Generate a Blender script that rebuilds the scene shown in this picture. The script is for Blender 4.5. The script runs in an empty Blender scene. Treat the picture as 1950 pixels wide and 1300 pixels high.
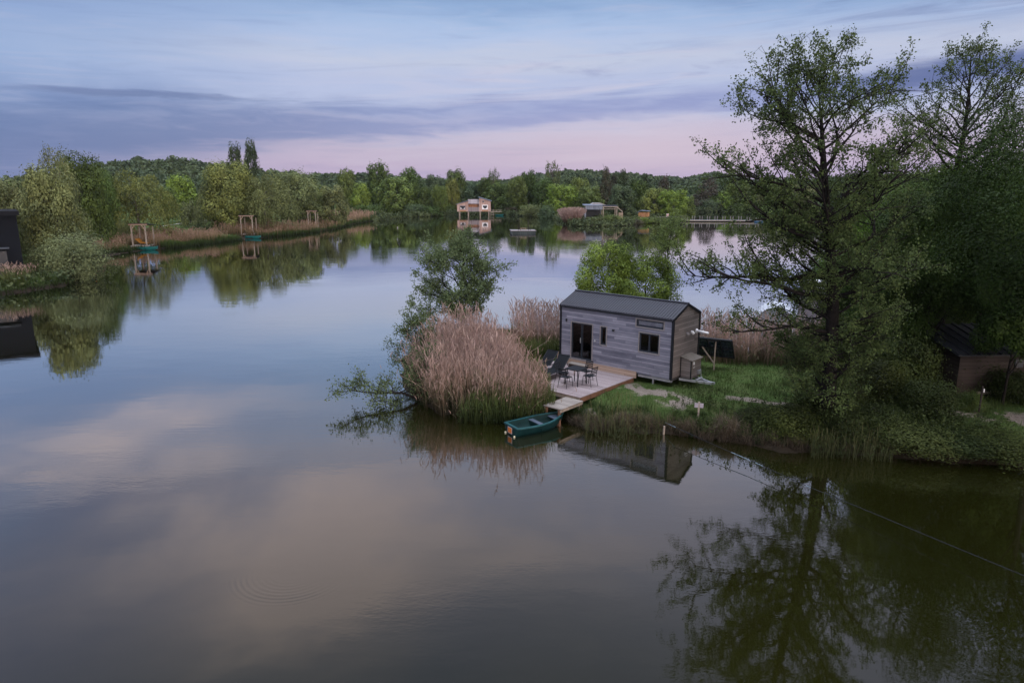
import bpy, math, random
import numpy as np
from mathutils import Vector, Matrix
R = math.radians
SC = bpy.context.scene
COL = SC.collection
rs = np.random.RandomState(7)

# ------------------------------------------------------------------ camera
CAM_H, PITCH, FPX = 9.19, R(12.39), 1300.0
CP, SP = math.cos(PITCH), math.sin(PITCH)
cam = bpy.data.objects.new('camera', bpy.data.cameras.new('camera'))
COL.objects.link(cam)
cam.location = (0, 0, CAM_H)
cam.rotation_euler = (R(90) - PITCH, 0, 0)
cam.data.sensor_width = 36
cam.data.lens = 24.0
cam.data.clip_start = 0.1
cam.data.clip_end = 6000
SC.camera = cam

def ray(px, py):
    u, v = px - 975, 650 - py
    return u, FPX * CP + v * SP, v * CP - FPX * SP

def at(px, py, z=0.0):
    """where the sight line through a photo pixel meets height z"""
    u, f, w = ray(px, py)
    t = (z - CAM_H) / w
    return u * t, f * t

def zat(px, py, D):
    u, f, w = ray(px, py)
    return CAM_H + D * w / f

def xat(px, D, py=400):
    u, f, w = ray(px, py)
    return D * u / f

# ------------------------------------------------------------------ tagging
def tag(o, label, cat=None, group=None, kind=None):
    if label: o['label'] = label
    if cat: o['category'] = cat
    if group: o['group'] = group
    if kind: o['kind'] = kind
    return o

def empty(name, loc, rz=0.0, label=None, cat=None, group=None):
    o = bpy.data.objects.new(name, None)
    o.empty_display_size = 0.3
    COL.objects.link(o)
    o.location = loc
    o.rotation_euler = (0, 0, rz)
    return tag(o, label, cat, group)

def copy_tree(o, parent=None):
    c = o.copy()
    COL.objects.link(c)
    c.parent = parent
    for ch in o.children:
        copy_tree(ch, c)
    return c

# ------------------------------------------------------------------ mesh helpers
def link(name, me, mats, parent=None, smooth=False):
    if not isinstance(mats, (list, tuple)): mats = [mats]
    for m in mats: me.materials.append(m)
    if smooth:
        me.polygons.foreach_set('use_smooth', np.ones(len(me.polygons), dtype=bool))
    o = bpy.data.objects.new(name, me)
    COL.objects.link(o)
    if parent is not None: o.parent = parent
    return o

def np_mesh(name, V, F, mi=None):
    """V (n,3), F (m,k) arrays -> mesh datablock"""
    V = np.asarray(V, dtype=np.float32); F = np.asarray(F, dtype=np.int32)
    me = bpy.data.meshes.new(name)
    m, k = F.shape
    me.vertices.add(len(V)); me.vertices.foreach_set('co', V.ravel())
    me.loops.add(m * k); me.loops.foreach_set('vertex_index', F.ravel())
    me.polygons.add(m)
    me.polygons.foreach_set('loop_start', np.arange(0, m * k, k, dtype=np.int32))
    me.polygons.foreach_set('loop_total', np.full(m, k, dtype=np.int32))
    if mi is not None: me.polygons.foreach_set('material_index', np.asarray(mi, dtype=np.int32))
    me.update(calc_edges=True)
    return me

class MB:
    def __init__(s): s.v, s.f, s.m = [], [], []
    def add(s, vs, fs, mi=0):
        b = len(s.v)
        s.v += [tuple(p) for p in vs]
        s.f += [tuple(i + b for i in f) for f in fs]
        s.m += [mi] * len(fs)
        return s
    def box(s, x0, x1, y0, y1, z0, z1, mi=0, M=None):
        vs = [(x0,y0,z0),(x1,y0,z0),(x1,y1,z0),(x0,y1,z0),(x0,y0,z1),(x1,y0,z1),(x1,y1,z1),(x0,y1,z1)]
        if M is not None: vs = [M @ Vector(p) for p in vs]
        return s.add(vs, [(0,3,2,1),(4,5,6,7),(0,1,5,4),(1,2,6,5),(2,3,7,6),(3,0,4,7)], mi)
    def bar(s, p0, p1, w, h, mi=0):
        p0, p1 = Vector(p0), Vector(p1)
        d = (p1 - p0).normalized()
        up = Vector((0,0,1)) if abs(d.z) < 0.95 else Vector((0,1,0))
        a = d.cross(up).normalized() * (w / 2); b = a.cross(d).normalized() * (h / 2)
        vs = [p0-a-b, p0+a-b, p0+a+b, p0-a+b, p1-a-b, p1+a-b, p1+a+b, p1-a+b]
        return s.add(vs, [(0,1,2,3),(7,6,5,4),(0,4,5,1),(1,5,6,2),(2,6,7,3),(3,7,4,0)], mi)
    def tube(s, pts, rad, n=8, cap=True, mi=0):
        pts = [Vector(p) for p in pts]
        if not isinstance(rad, (list, tuple)): rad = [rad] * len(pts)
        vs, fs = [], []
        for i, p in enumerate(pts):
            d = (pts[min(i+1, len(pts)-1)] - pts[max(i-1, 0)]).normalized()
            up = Vector((0,0,1)) if abs(d.z) < 0.9 else Vector((1,0,0))
            a = d.cross(up).normalized(); b = a.cross(d)
            for k in range(n):
                t = 2 * math.pi * k / n
                vs.append(p + (a * math.cos(t) + b * math.sin(t)) * rad[i])
        for i in range(len(pts) - 1):
            for k in range(n):
                k2 = (k + 1) % n
                fs.append((i*n+k, i*n+k2, (i+1)*n+k2, (i+1)*n+k))
        if cap:
            fs.append(tuple(range(n))); fs.append(tuple((len(pts)-1)*n + k for k in reversed(range(n))))
        return s.add(vs, fs, mi)
    def prism(s, poly, y0, y1, mi=0):
        """polygon in xz extruded along y"""
        n = len(poly)
        vs = [(x, y0, z) for x, z in poly] + [(x, y1, z) for x, z in poly]
        fs = [tuple(range(n)), tuple(reversed(range(n, 2*n)))]
        fs += [(i, n+i, n+(i+1) % n, (i+1) % n) for i in range(n)]
        return s.add(vs, fs, mi)
    def build(s, name, mats, parent=None, smooth=False, bevel=0):
        me = bpy.data.meshes.new(name)
        me.from_pydata([tuple(p) for p in s.v], [], s.f)
        me.polygons.foreach_set('material_index', np.array(s.m, dtype=np.int32))
        me.update()
        import bmesh
        bm = bmesh.new(); bm.from_mesh(me)
        bmesh.ops.recalc_face_normals(bm, faces=bm.faces)
        if bevel:
            bmesh.ops.bevel(bm, geom=[e for e in bm.edges], offset=bevel, segments=1, affect='EDGES', clamp_overlap=True)
        bm.to_mesh(me); bm.free()
        return link(name, me, mats, parent, smooth)

# ------------------------------------------------------------------ node helpers
class S:
    """a node socket with arithmetic"""
    def __init__(s, nt, k): s.nt, s.k = nt, k
    def _m(s, op, o=None, o2=None, clamp=False):
        n = s.nt.nodes.new('ShaderNodeMath'); n.operation = op; n.use_clamp = clamp
        for i, q in enumerate((s, o, o2)):
            if q is None: continue
            if isinstance(q, S): s.nt.links.new(q.k, n.inputs[i])
            else: n.inputs[i].default_value = q
        return S(s.nt, n.outputs[0])
    def __add__(s, o): return s._m('ADD', o)
    __radd__ = __add__
    def __sub__(s, o): return s._m('SUBTRACT', o)
    def __rsub__(s, o): return (s * -1.0) + o
    def __mul__(s, o): return s._m('MULTIPLY', o)
    __rmul__ = __mul__
    def __truediv__(s, o): return s._m('DIVIDE', o)
    def clamp(s): return s._m('ADD', 0.0, clamp=True)
    def abs(s): return s._m('ABSOLUTE')
    def exp(s): return s._m('EXPONENT')
    def max(s, o): return s._m('MAXIMUM', o)
    def min(s, o): return s._m('MINIMUM', o)
    def pow(s, o): return s._m('POWER', o)
    def gauss(s, sig):
        if isinstance(sig, S):
            q = s / sig
        else:
            q = s * (1.0 / sig)
        return (q * q * -1.0).exp()
    def ss(s, a, b, lo=0.0, hi=1.0):
        n = s.nt.nodes.new('ShaderNodeMapRange'); n.interpolation_type = 'SMOOTHSTEP'
        s.nt.links.new(s.k, n.inputs[0])
        for i, q in enumerate((a, b, lo, hi)): n.inputs[i + 1].default_value = q
        return S(s.nt, n.outputs[0])

def vec(nt, *c):
    n = nt.nodes.new('ShaderNodeCombineXYZ')
    for i, q in enumerate(c):
        if isinstance(q, S): nt.links.new(q.k, n.inputs[i])
        else: n.inputs[i].default_value = q
    return S(nt, n.outputs[0])

def noise(nt, v, scale=1.0, detail=3.0, rough=0.5, dist=0.0, dim='3D'):
    n = nt.nodes.new('ShaderNodeTexNoise'); n.noise_dimensions = dim
    if v is not None: nt.links.new(v.k, n.inputs['Vector'])
    n.inputs['Scale'].default_value = scale; n.inputs['Detail'].default_value = detail
    n.inputs['Roughness'].default_value = rough; n.inputs['Distortion'].default_value = dist
    return S(nt, n.outputs['Fac'])

def mixc(nt, fac, a, b, mode='MIX'):
    n = nt.nodes.new('ShaderNodeMix'); n.data_type = 'RGBA'; n.blend_type = mode
    n.clamp_factor = True
    for q, i in ((fac, 0), (a, 6), (b, 7)):
        if isinstance(q, S): nt.links.new(q.k, n.inputs[i])
        elif i == 0: n.inputs[0].default_value = q
        else: n.inputs[i].default_value = (*q, 1.0) if len(q) == 3 else q
    return S(nt, n.outputs[2])

def ramp(nt, fac, stops, interp='LINEAR'):
    n = nt.nodes.new('ShaderNodeValToRGB'); n.color_ramp.interpolation = interp
    nt.links.new(fac.k, n.inputs[0])
    e = n.color_ramp.elements
    while len(e) < len(stops): e.new(0.5)
    for q, (p, c) in zip(e, stops): q.position = p; q.color = (*c, 1.0)
    return S(nt, n.outputs[0])

def lin(r, g, b):
    return tuple((c / 255 / 12.92) if c / 255 <= 0.04045 else ((c / 255 + 0.055) / 1.055) ** 2.4 for c in (r, g, b))

def new_mat(name):
    m = bpy.data.materials.new(name); m.use_nodes = True
    nt = m.node_tree
    p = nt.nodes['Principled BSDF']
    return m, nt, p

def sep(nt, v):
    n = nt.nodes.new('ShaderNodeSeparateXYZ'); nt.links.new(v.k, n.inputs[0])
    return [S(nt, q) for q in n.outputs]

def objco(nt):
    n = nt.nodes.new('ShaderNodeTexCoord'); return S(nt, n.outputs['Object'])

def worldpos(nt):
    n = nt.nodes.new('ShaderNodeNewGeometry'); return S(nt, n.outputs['Position'])

def bump(nt, h, strength, dist=0.02):
    b = nt.nodes.new('ShaderNodeBump'); b.inputs['Strength'].default_value = strength; b.inputs['Distance'].default_value = dist
    nt.links.new(h.k, b.inputs['Height'])
    return b.outputs[0]

def setp(nt, p, key, v):
    if isinstance(v, S): nt.links.new(v.k, p.inputs[key])
    else: p.inputs[key].default_value = (*v, 1.0) if isinstance(v, tuple) and len(v) == 3 else v

def plain(name, c, rough=0.6, var=0.12, scale=4.0, metal=0.0):
    """paint / metal / timber with a little dirt"""
    m, nt, p = new_mat(name)
    co = objco(nt)
    n1 = noise(nt, co, scale, 5, 0.6)
    c2 = tuple(q * (1 - 3 * var) for q in c); c3 = tuple(min(1, q * (1 + 1.5 * var)) for q in c)
    setp(nt, p, 'Base Color', ramp(nt, n1, [(0.25, c2), (0.5, c), (0.8, c3)]))
    setp(nt, p, 'Roughness', n1 * 0.3 + (rough - 0.15)); setp(nt, p, 'Metallic', metal)
    p.inputs['Specular IOR Level'].default_value = 0.5 if metal else (0.12 if rough > 0.55 else 0.25)
    return m

def boards(name, cols, axis=2, width=0.13, along=0, rough=0.75, length=2.2, grain=1.0):
    """timber boards: 'axis' runs across the boards, 'along' down their length"""
    m, nt, p = new_mat(name)
    co = objco(nt); c = sep(nt, co)
    row = (c[axis] / width)
    rid = row._m('FLOOR')
    fr = row._m('FRACT')
    off = vec(nt, rid * 3.17, 0.0, 0.0)
    wn = nt.nodes.new('ShaderNodeTexWhiteNoise'); wn.noise_dimensions = '1D'
    nt.links.new(rid.k, wn.inputs['W'])
    shift = S(nt, wn.outputs['Value'])
    seg = (c[along] / length + shift * 5.0)
    sid = seg._m('FLOOR') + rid * 17.3
    wn2 = nt.nodes.new('ShaderNodeTexWhiteNoise'); wn2.noise_dimensions = '1D'
    nt.links.new(sid.k, wn2.inputs['W'])
    tone = S(nt, wn2.outputs['Value'])
    other = [i for i in (0, 1, 2) if i not in (axis, along)][0]
    g = noise(nt, vec(nt, c[along] * 1.6, (c[axis] + c[other] * 0.3) * 30.0, rid * 2.3), 1.0, 5, 0.65)
    st = noise(nt, vec(nt, c[along] * 0.7, c[axis] * 3.0, c[other]), 1.0, 4, 0.6)
    col = ramp(nt, (tone * 0.55 + g * 0.5 * grain + st * 0.85 - 0.43).clamp(), [(0.0, cols[0]), (0.45, cols[1]), (1.0, cols[2])])
    gap = fr.ss(0.0, 0.07) * (fr * -1.0 + 1.0).ss(0.0, 0.05)
    sf = seg._m('FRACT')
    gap = gap * sf.ss(0.0, 0.004)
    setp(nt, p, 'Base Color', mixc(nt, gap, tuple(q * 0.25 for q in cols[0]), col))
    setp(nt, p, 'Roughness', rough); p.inputs['Specular IOR Level'].default_value = 0.15
    nt.links.new(bump(nt, gap * 0.8 + g * 0.25, 0.5, 0.012), p.inputs['Normal'])
    return m

def leaf_mat(name, c1, c2, trans=0.22, use_color=True, scale=0.35, rough=0.6):
    """foliage: tint from the object's own colour, one random shade per leaf, drifting shades through the crown"""
    m, nt, p = new_mat(name)
    geo = nt.nodes.new('ShaderNodeNewGeometry')
    ri = S(nt, geo.outputs['Random Per Island'])
    n1 = noise(nt, S(nt, geo.outputs['Position']), scale, 3, 0.6)
    f = (ri * 0.55 + n1.ss(0.3, 0.7) * 0.6 - 0.08).clamp()
    col = mixc(nt, f, c1, c2)
    if use_color:
        oi = nt.nodes.new('ShaderNodeObjectInfo')
        col = mixc(nt, 1.0, col, S(nt, oi.outputs['Color']), 'MULTIPLY')
    setp(nt, p, 'Base Color', col); setp(nt, p, 'Roughness', rough)
    p.inputs['Specular IOR Level'].default_value = 0.12
    tr = nt.nodes.new('ShaderNodeBsdfTranslucent')
    nt.links.new(col.k, tr.inputs['Color'])
    mx = nt.nodes.new('ShaderNodeMixShader'); mx.inputs[0].default_value = trans
    nt.links.new(p.outputs[0], mx.inputs[1]); nt.links.new(tr.outputs[0], mx.inputs[2])
    out = nt.nodes['Material Output']
    nt.links.new(mx.outputs[0], out.inputs['Surface'])
    return m

# ------------------------------------------------------------------ sky and light
world = bpy.data.worlds.new('World'); SC.world = world
world.use_nodes = True
nt = world.node_tree
bg = nt.nodes['Background']
tc = nt.nodes.new('ShaderNodeTexCoord')
nrm = S(nt, tc.outputs['Generated'])
dx, dy, dz = sep(nt, nrm)
DEG = 57.29578
el = dz.max(-1.0).min(1.0)._m('ARCSINE') * DEG
az = dx._m('ARCTAN2', dy) * DEG
# wispy offsets, stretched along the horizon
w1 = noise(nt, vec(nt, az * 0.055, el * 0.32, 3.1), 1.0, 5, 0.55, 0.6)
w2 = noise(nt, vec(nt, az * 0.16, (el + az * 0.02) * 1.0, 9.7), 1.0, 5, 0.6, 0.4)
w3 = noise(nt, vec(nt, az * 0.05, (el - az * 0.03) * 0.85, 21.0), 1.0, 6, 0.6, 0.8)
ew = el + (w1 - 0.5) * 3.4 + (w2 - 0.5) * 1.5
centre = ramp(nt, (ew / 60.0).clamp(), [
    (0.0, lin(172, 160, 198)), (0.022, lin(182, 166, 200)), (0.035, lin(189, 172, 202)), (0.062, lin(194, 181, 206)), (0.085, lin(198, 194, 219)), (0.10, lin(184, 192, 224)),
    (0.135, lin(184, 193, 225)), (0.165, lin(196, 202, 224)), (0.188, lin(180, 196, 228)), (0.21, lin(166, 188, 224)), (0.24, lin(138, 166, 208)), (0.29, lin(142, 166, 204)), (0.42, lin(150, 158, 190)), (0.72, lin(130, 134, 160)), (1.0, lin(150, 165, 195))])
leftc = ramp(nt, (ew / 60.0).clamp(), [
    (0.0, lin(104, 122, 172)), (0.05, lin(96, 120, 174)), (0.085, lin(110, 134, 186)), (0.11, lin(132, 152, 198)), (0.145, lin(150, 172, 213)), (0.195, lin(148, 170, 212)), (0.23, lin(152, 168, 206)),
    (0.30, lin(138, 158, 196)), (0.42, lin(136, 146, 180)), (0.72, lin(118, 126, 156)), (1.0, lin(150, 165, 195))])
sky = mixc(nt, (az + (w1 - 0.5) * 22.0).ss(-39, -13), leftc, centre)
# the long violet bank, rising to the right
w4 = noise(nt, vec(nt, az * 0.11, (el - az * 0.03) * 1.5, 33.0), 1.0, 6, 0.6, 0.9)
sky = mixc(nt, (w4 - 0.52).max(0.0) * 1.0, sky, lin(214, 206, 222))
sky = mixc(nt, (0.46 - w4).max(0.0) * 1.2, sky, lin(112, 124, 178))
sky = mixc(nt, el.ss(9.5, 14.5) * az.abs().ss(4, 36) * el.ss(24, 17) * 0.5, sky, lin(100, 132, 186))
bc = el - (az * 0.058 + 6.0) + (w4 - 0.5) * 1.6 + (w1 - 0.5) * 2.4 + (w2 - 0.5) * 1.3
bw = az.ss(-36, 2, 2.1, 1.15)
band = bc.gauss(bw)
band = (band * 1.2).ss(0.12, 1.0) * az.ss(42, 60, 1.0, 0.0)
sky = mixc(nt, band * (w2.ss(0.3, 0.6) * 0.35 + 0.5), sky, mixc(nt, az.ss(-30, 4), lin(92, 114, 168), lin(140, 149, 200)))
band2 = ((el - (az * 0.065 + 5.9) + (w2 - 0.5) * 1.2).gauss(1.1) * az.ss(17, 30)).ss(0.25, 0.9)
sky = mixc(nt, band2 * 0.85, sky, lin(84, 98, 152))
# thin dark streaks upper left, pale cream streaks right of centre
st1 = ((el - 6.9 - az * 0.01 + (w2 - 0.5) * 1.2).gauss(0.32) * (az + 27.0).gauss(9.0) * (w3 * 1.9)).ss(0.2, 0.8)
sky = mixc(nt, st1 * 0.7, sky, lin(96, 112, 162))
st2 = (w3.ss(0.5, 0.68) * (el - 8.4 - az * 0.04).gauss(2.2) * (az - 6.0).gauss(16.0))
sky = mixc(nt, st2 * 0.7, sky, lin(206, 202, 222))
st3 = (w2.ss(0.5, 0.7) * (el - 9.0).gauss(1.6) * (az - 9.0).gauss(14.0))
sky = mixc(nt, st3 * 0.5, sky, lin(140, 148, 194))
st4 = (w3.ss(0.46, 0.64) * (el - 12.3).gauss(1.5) * az.ss(8, 26))
sky = mixc(nt, st4 * 0.6, sky, lin(120, 134, 178))
st5 = (w1.ss(0.52, 0.7) * (el - 8.0).gauss(1.5) * (az + 14.0).gauss(12.0))
sky = mixc(nt, st5 * 0.35, sky, lin(176, 176, 212))
sky = mixc(nt, el.ss(16, 10), sky, mixc(nt, 1.0, sky, (0.92, 0.93, 0.95), 'MULTIPLY'))
# pink glow low on the right
glow = ((el - 3.2).gauss(2.0) * (az - 11.0).gauss(14.0))
sky = mixc(nt, glow * 0.45, sky, lin(216, 194, 208))
# cloud deck higher up, seen only in the water
pz = dz.max(0.03) + 0.12
pl = vec(nt, dx / pz, dy / pz, 4.2)
c1 = noise(nt, pl, 1.25, 5, 0.55, 0.4)
puff = c1.ss(0.36, 0.66)
def patch(a0, e0, sa, se): return ((az + (c1 - 0.5) * 26.0 - a0).gauss(sa) * (el + (w1 - 0.5) * 9.0 - e0).gauss(se))
dk = (patch(-40, 33, 15, 8) + patch(-30, 22.5, 9, 2.6) + patch(4, 37, 16, 4) + patch(-2, 45, 40, 7)).min(1.0)
sky = mixc(nt, dk * 0.85, sky, lin(98, 116, 164))
lt = (patch(-17, 26, 11, 4.5) + patch(-13, 32, 8, 3.0) + patch(-33, 18, 14, 2.6) + patch(3, 27, 14, 4.0) * 0.7 + patch(12, 22, 16, 3.0) * 0.6).min(1.0)
sky = mixc(nt, (lt * (puff * 0.9 + 0.25)).clamp(), sky, lin(238, 218, 218))
sky = mixc(nt, puff * el.ss(16, 24) * 0.3, sky, lin(186, 174, 180))
# afterglow behind the camera, where the sun has just gone
back = (dy * -1.0 + dx * 0.35).ss(0.05, 0.9)
topl = el.ss(45, 64)
sky = mixc(nt, back * el.ss(-2, 8) * 0.9, sky, (1.35, 1.15, 1.10))
sky = mixc(nt, topl, sky, (4.3, 4.5, 5.1))
nish = nt.nodes.new('ShaderNodeTexSky'); nish.sky_type = 'NISHITA'; nish.sun_disc = False
SUN_EL, SUN_AZ = 7.0, 148.0      # azimuth clockwise from +Y
nish.sun_elevation = R(SUN_EL); nish.sun_rotation = R(SUN_AZ)
sky = mixc(nt, 1.0, sky, mixc(nt, 1.0, S(nt, nish.outputs[0]), (0.012, 0.012, 0.012), 'MULTIPLY'), 'ADD')
nt.links.new(sky.k, bg.inputs['Color'])
bg.inputs['Strength'].default_value = 1.0
sun = bpy.data.lights.new('sun', 'SUN')
sun.energy = 1.5; sun.angle = R(18); sun.color = (1.0, 0.78, 0.68)
so = bpy.data.objects.new('sun', sun); COL.objects.link(so)
sd = Vector((math.sin(R(SUN_AZ)) * math.cos(R(SUN_EL)), math.cos(R(SUN_AZ)) * math.cos(R(SUN_EL)), math.sin(R(SUN_EL))))
so.rotation_euler = sd.to_track_quat('Z', 'Y').to_euler()
SC.view_settings.view_transform = 'Standard'
SC.view_settings.look = 'None'
SC.view_settings.exposure = 0.0
SC.view_settings.gamma = 1.0
SC.cycles.max_bounces = 6
SC.cycles.diffuse_bounces = 1
SC.cycles.glossy_bounces = 3
SC.cycles.transmission_bounces = 4
SC.cycles.transparent_max_bounces = 6
SC.cycles.use_denoising = True
# ------------------------------------------------------------------ house frame
HA = -0.7206
HFL = (2.42, 33.24)                       # front left corner of the tiny house
HD = (math.cos(HA), math.sin(HA)); HN = (-math.sin(HA), math.cos(HA))
def hw(u, v, z=0.0):
    """u along the front wall, v out from it"""
    return (HFL[0] + u * HD[0] - v * HN[0], HFL[1] + u * HD[1] - v * HN[1], z)

# ------------------------------------------------------------------ terrain and water
front = [(762, 700), (772, 735), (800, 768), (850, 786), (1000, 793), (1060, 789), (1082, 803), (1130, 822), (1200, 820), (1262, 822), (1330, 836), (1400, 842), (1500, 857), (1560, 860), (1700, 866), (1800, 874), (1950, 885)]
pen_front = [at(*p) for p in front]
back_pts = [(24, 48), (19, 43), (16, 40.5), (13.8, 37.2), (12.4, 38), (12.4, 44), (11, 47.5), (8, 47.5), (6.2, 44), (5, 41), (2.5, 42), (0, 44.5), (-3, 45), (-5.6, 42), (-6.2, 37)]
leftpx = [(0, 561), (60, 553), (130, 542), (160, 520), (174, 497), (250, 481), (300, 475), (400, 463), (470, 456), (560, 448), (640, 437), (680, 426), (760, 414.5), (815, 412.5), (850, 410.2), (872, 408.6), (958, 408.6), (985, 410.5), (1050, 413.5), (1078, 424), (1095, 431), (1190, 430.5), (1215, 426), (1300, 423), (1312, 418), (1318, 405), (1380, 403), (1470, 403)]
lake = [(-120, -80), (-90, 20), (-56, 50)] + [at(*p) for p in leftpx] + [(128, 300), (118, 235), (96, 175), (72, 130), (52, 90), (34, 62)] + back_pts + pen_front + [(24, 19.5), (40, 14), (80, -10), (110, -80)]
LK = np.array(lake)

def sdf(x, y):
    """signed distance to the shoreline, positive on land"""
    P = np.stack([np.ravel(x), np.ravel(y)], 1).astype(float)
    A = LK; B = np.roll(LK, -1, axis=0)
    best = np.full(len(P), 1e18); inside = np.zeros(len(P), bool)
    for a, b in zip(A, B):
        e = b - a; w = P - a
        t = np.clip((w @ e) / (e @ e + 1e-12), 0, 1)
        d = w - t[:, None] * e
        best = np.minimum(best, (d * d).sum(1))
        c1 = P[:, 1] >= a[1]; c2 = P[:, 1] < b[1]; c3 = e[0] * w[:, 1] > e[1] * w[:, 0]
        inside ^= (c1 & c2 & c3) | (~c1 & ~c2 & ~c3)
    d = np.sqrt(best)
    return np.where(inside, -d, d).reshape(np.shape(x))

def vnoise(x, y, s, seed=0):
    """smooth value noise"""
    x = np.asarray(x, float) / s + seed * 17.31; y = np.asarray(y, float) / s - seed * 9.77
    xi, yi = np.floor(x), np.floor(y); fx, fy = x - xi, y - yi
    fx = fx * fx * (3 - 2 * fx); fy = fy * fy * (3 - 2 * fy)
    def h(i, j):
        q = np.sin(i * 127.1 + j * 311.7 + seed * 74.7) * 43758.5453
        return q - np.floor(q)
    return (h(xi, yi) * (1 - fx) + h(xi + 1, yi) * fx) * (1 - fy) + (h(xi, yi + 1) * (1 - fx) + h(xi + 1, yi + 1) * fx) * fy

def sst(a, b, x):
    t = np.clip((x - a) / (b - a), 0, 1); return t * t * (3 - 2 * t)

def height(x, y):
    x = np.asarray(x, float); y = np.asarray(y, float)
    near = sst(90, 60, np.hypot(x - 6, y - 32))
    d = sdf(x, y) + near * (vnoise(x, y, 1.3, 1) - 0.5) * 0.7 + near * (vnoise(x, y, 0.45, 2) - 0.5) * 0.25
    r = np.hypot(x, y)
    land = 0.34 * (near * sst(-0.05, 0.7, d) + (1 - near) * sst(0.0, 9.0, d)) + 0.3 * (near * sst(0.4, 3.0, d) + (1 - near) * sst(6, 14, d)) + 0.5 * sst(4, 40, d)
    bed = -1.6 * sst(0.1, -4, d)
    z = land + bed + near * sst(0.2, 1.0, d) * (vnoise(x, y, 0.8, 3) - 0.5) * 0.12
    far = sst(0, 60, d)
    az = np.degrees(np.arctan2(x, y))
    hill = 21 * np.exp(-((az + 27) / 7.5) ** 2) * sst(330, 640, r)
    hill += 13 * np.exp(-((az + 12) / 10) ** 2) * sst(360, 700, r)
    hill += 17 * np.exp(-((az - 4.5) / 4.5) ** 2) * sst(420, 760, r)
    hill += 11 * np.exp(-((az - 11) / 5) ** 2) * sst(420, 800, r)
    hill += 15 * np.exp(-((az - 16.5) / 2.4) ** 2) * sst(620, 1000, r)
    hill += 10 * np.exp(-((az - 30) / 14) ** 2) * sst(300, 700, r)
    return z + hill * far

def hz(x, y): return float(height(np.array([x]), np.array([y]))[0])

rows = np.concatenate([np.linspace(9, 18, 12), np.arange(18.2, 50, 0.18), 50 * 1.02 ** np.arange(0, 172)])
azs = np.radians(np.concatenate([np.linspace(-75, -44, 26), np.linspace(-43.5, 43.5, 380), np.linspace(44, 75, 26)]))
RR, AA = np.meshgrid(rows, azs, indexing='ij')
X, Y = RR * np.sin(AA), RR * np.cos(AA)
Z = height(X, Y)
nr, na = X.shape
idx = np.arange(nr * na).reshape(nr, na)
Fq = np.stack([idx[:-1, :-1].ravel(), idx[:-1, 1:].ravel(), idx[1:, 1:].ravel(), idx[1:, :-1].ravel()], 1)
gme = np_mesh('ground', np.stack([X.ravel(), Y.ravel(), Z.ravel()], 1), Fq[:, ::-1])

def seg_d(x, y, a, b):
    a = np.array(a); b = np.array(b); e = b - a
    t = np.clip(((x - a[0]) * e[0] + (y - a[1]) * e[1]) / (e @ e), 0, 1)
    return np.hypot(x - a[0] - t * e[0], y - a[1] - t * e[1])

def bare_mask(x, y):
    """trodden sandy ground"""
    m = np.zeros(np.shape(x))
    for a, b, w in ((hw(4.7, 0.9)[:2], hw(7.3, 1.3)[:2], 0.95), (at(1400, 757, .65), at(1545, 776, .65), 0.55), (at(1600, 788, .65), at(1700, 792, .65), 0.4), (at(1800, 783, .65), at(1960, 800, .65), 1.0)):
        m = np.maximum(m, sst(1.3, 0.25, seg_d(x, y, a, b) / w))
    c = hw(4.9, 4.3)
    m = np.maximum(m, sst(1.0, 0.3, np.hypot(x - c[0], y - c[1]) / 0.8))
    return m * sst(0.25, 0.62, vnoise(x, y, 0.8, 5) * 0.55 + vnoise(x, y, 0.25, 6) * 0.45 + 0.12 * (m > 0.95))

at_b = gme.attributes.new('bare', 'FLOAT', 'POINT')
at_b.data.foreach_set('value', bare_mask(X, Y).ravel().astype(np.float32))

m, nt, p = new_mat('ground_soil_grass')
pos = worldpos(nt); pc = sep(nt, pos)
a = nt.nodes.new('ShaderNodeAttribute'); a.attribute_name = 'bare'
bare = S(nt, a.outputs['Fac'])
n1 = noise(nt, pos, 1.1, 5, 0.6); n2 = noise(nt, pos, 9.0, 5, 0.7); n3 = noise(nt, pos, 0.12, 4, 0.6)
green = ramp(nt, (n1 * 0.6 + n2 * 0.4), [(0.25, (0.026, 0.036, 0.014)), (0.45, (0.042, 0.075, 0.020)), (0.62, (0.070, 0.088, 0.034)), (0.8, (0.115, 0.105, 0.060))])
sand = ramp(nt, (n2 * 0.7 + n1 * 0.3), [(0.25, (0.07, 0.06, 0.046)), (0.5, (0.17, 0.145, 0.125)), (0.8, (0.30, 0.265, 0.235))])
col = mixc(nt, (bare + (n2 - 0.5) * 1.3 + (n1 - 0.5) * 0.6).ss(0.30, 0.85), green, sand)
mud = ramp(nt, n2, [(0.3, (0.010, 0.008, 0.006)), (0.7, (0.032, 0.026, 0.019))])
col = mixc(nt, (pc[2] + (n1 - 0.5) * 0.25).ss(0.42, 0.16), col, mud)
setp(nt, p, 'Base Color', col); setp(nt, p, 'Roughness', 0.9)
p.inputs['Specular IOR Level'].default_value = 0.05
nt.links.new(bump(nt, n2 + n1 * 0.4, 0.9, 0.05), p.inputs['Normal'])
tag(link('ground', gme, m, None, True), 'grassy ground of the banks and hills around the lake', 'ground', kind='structure')

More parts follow.
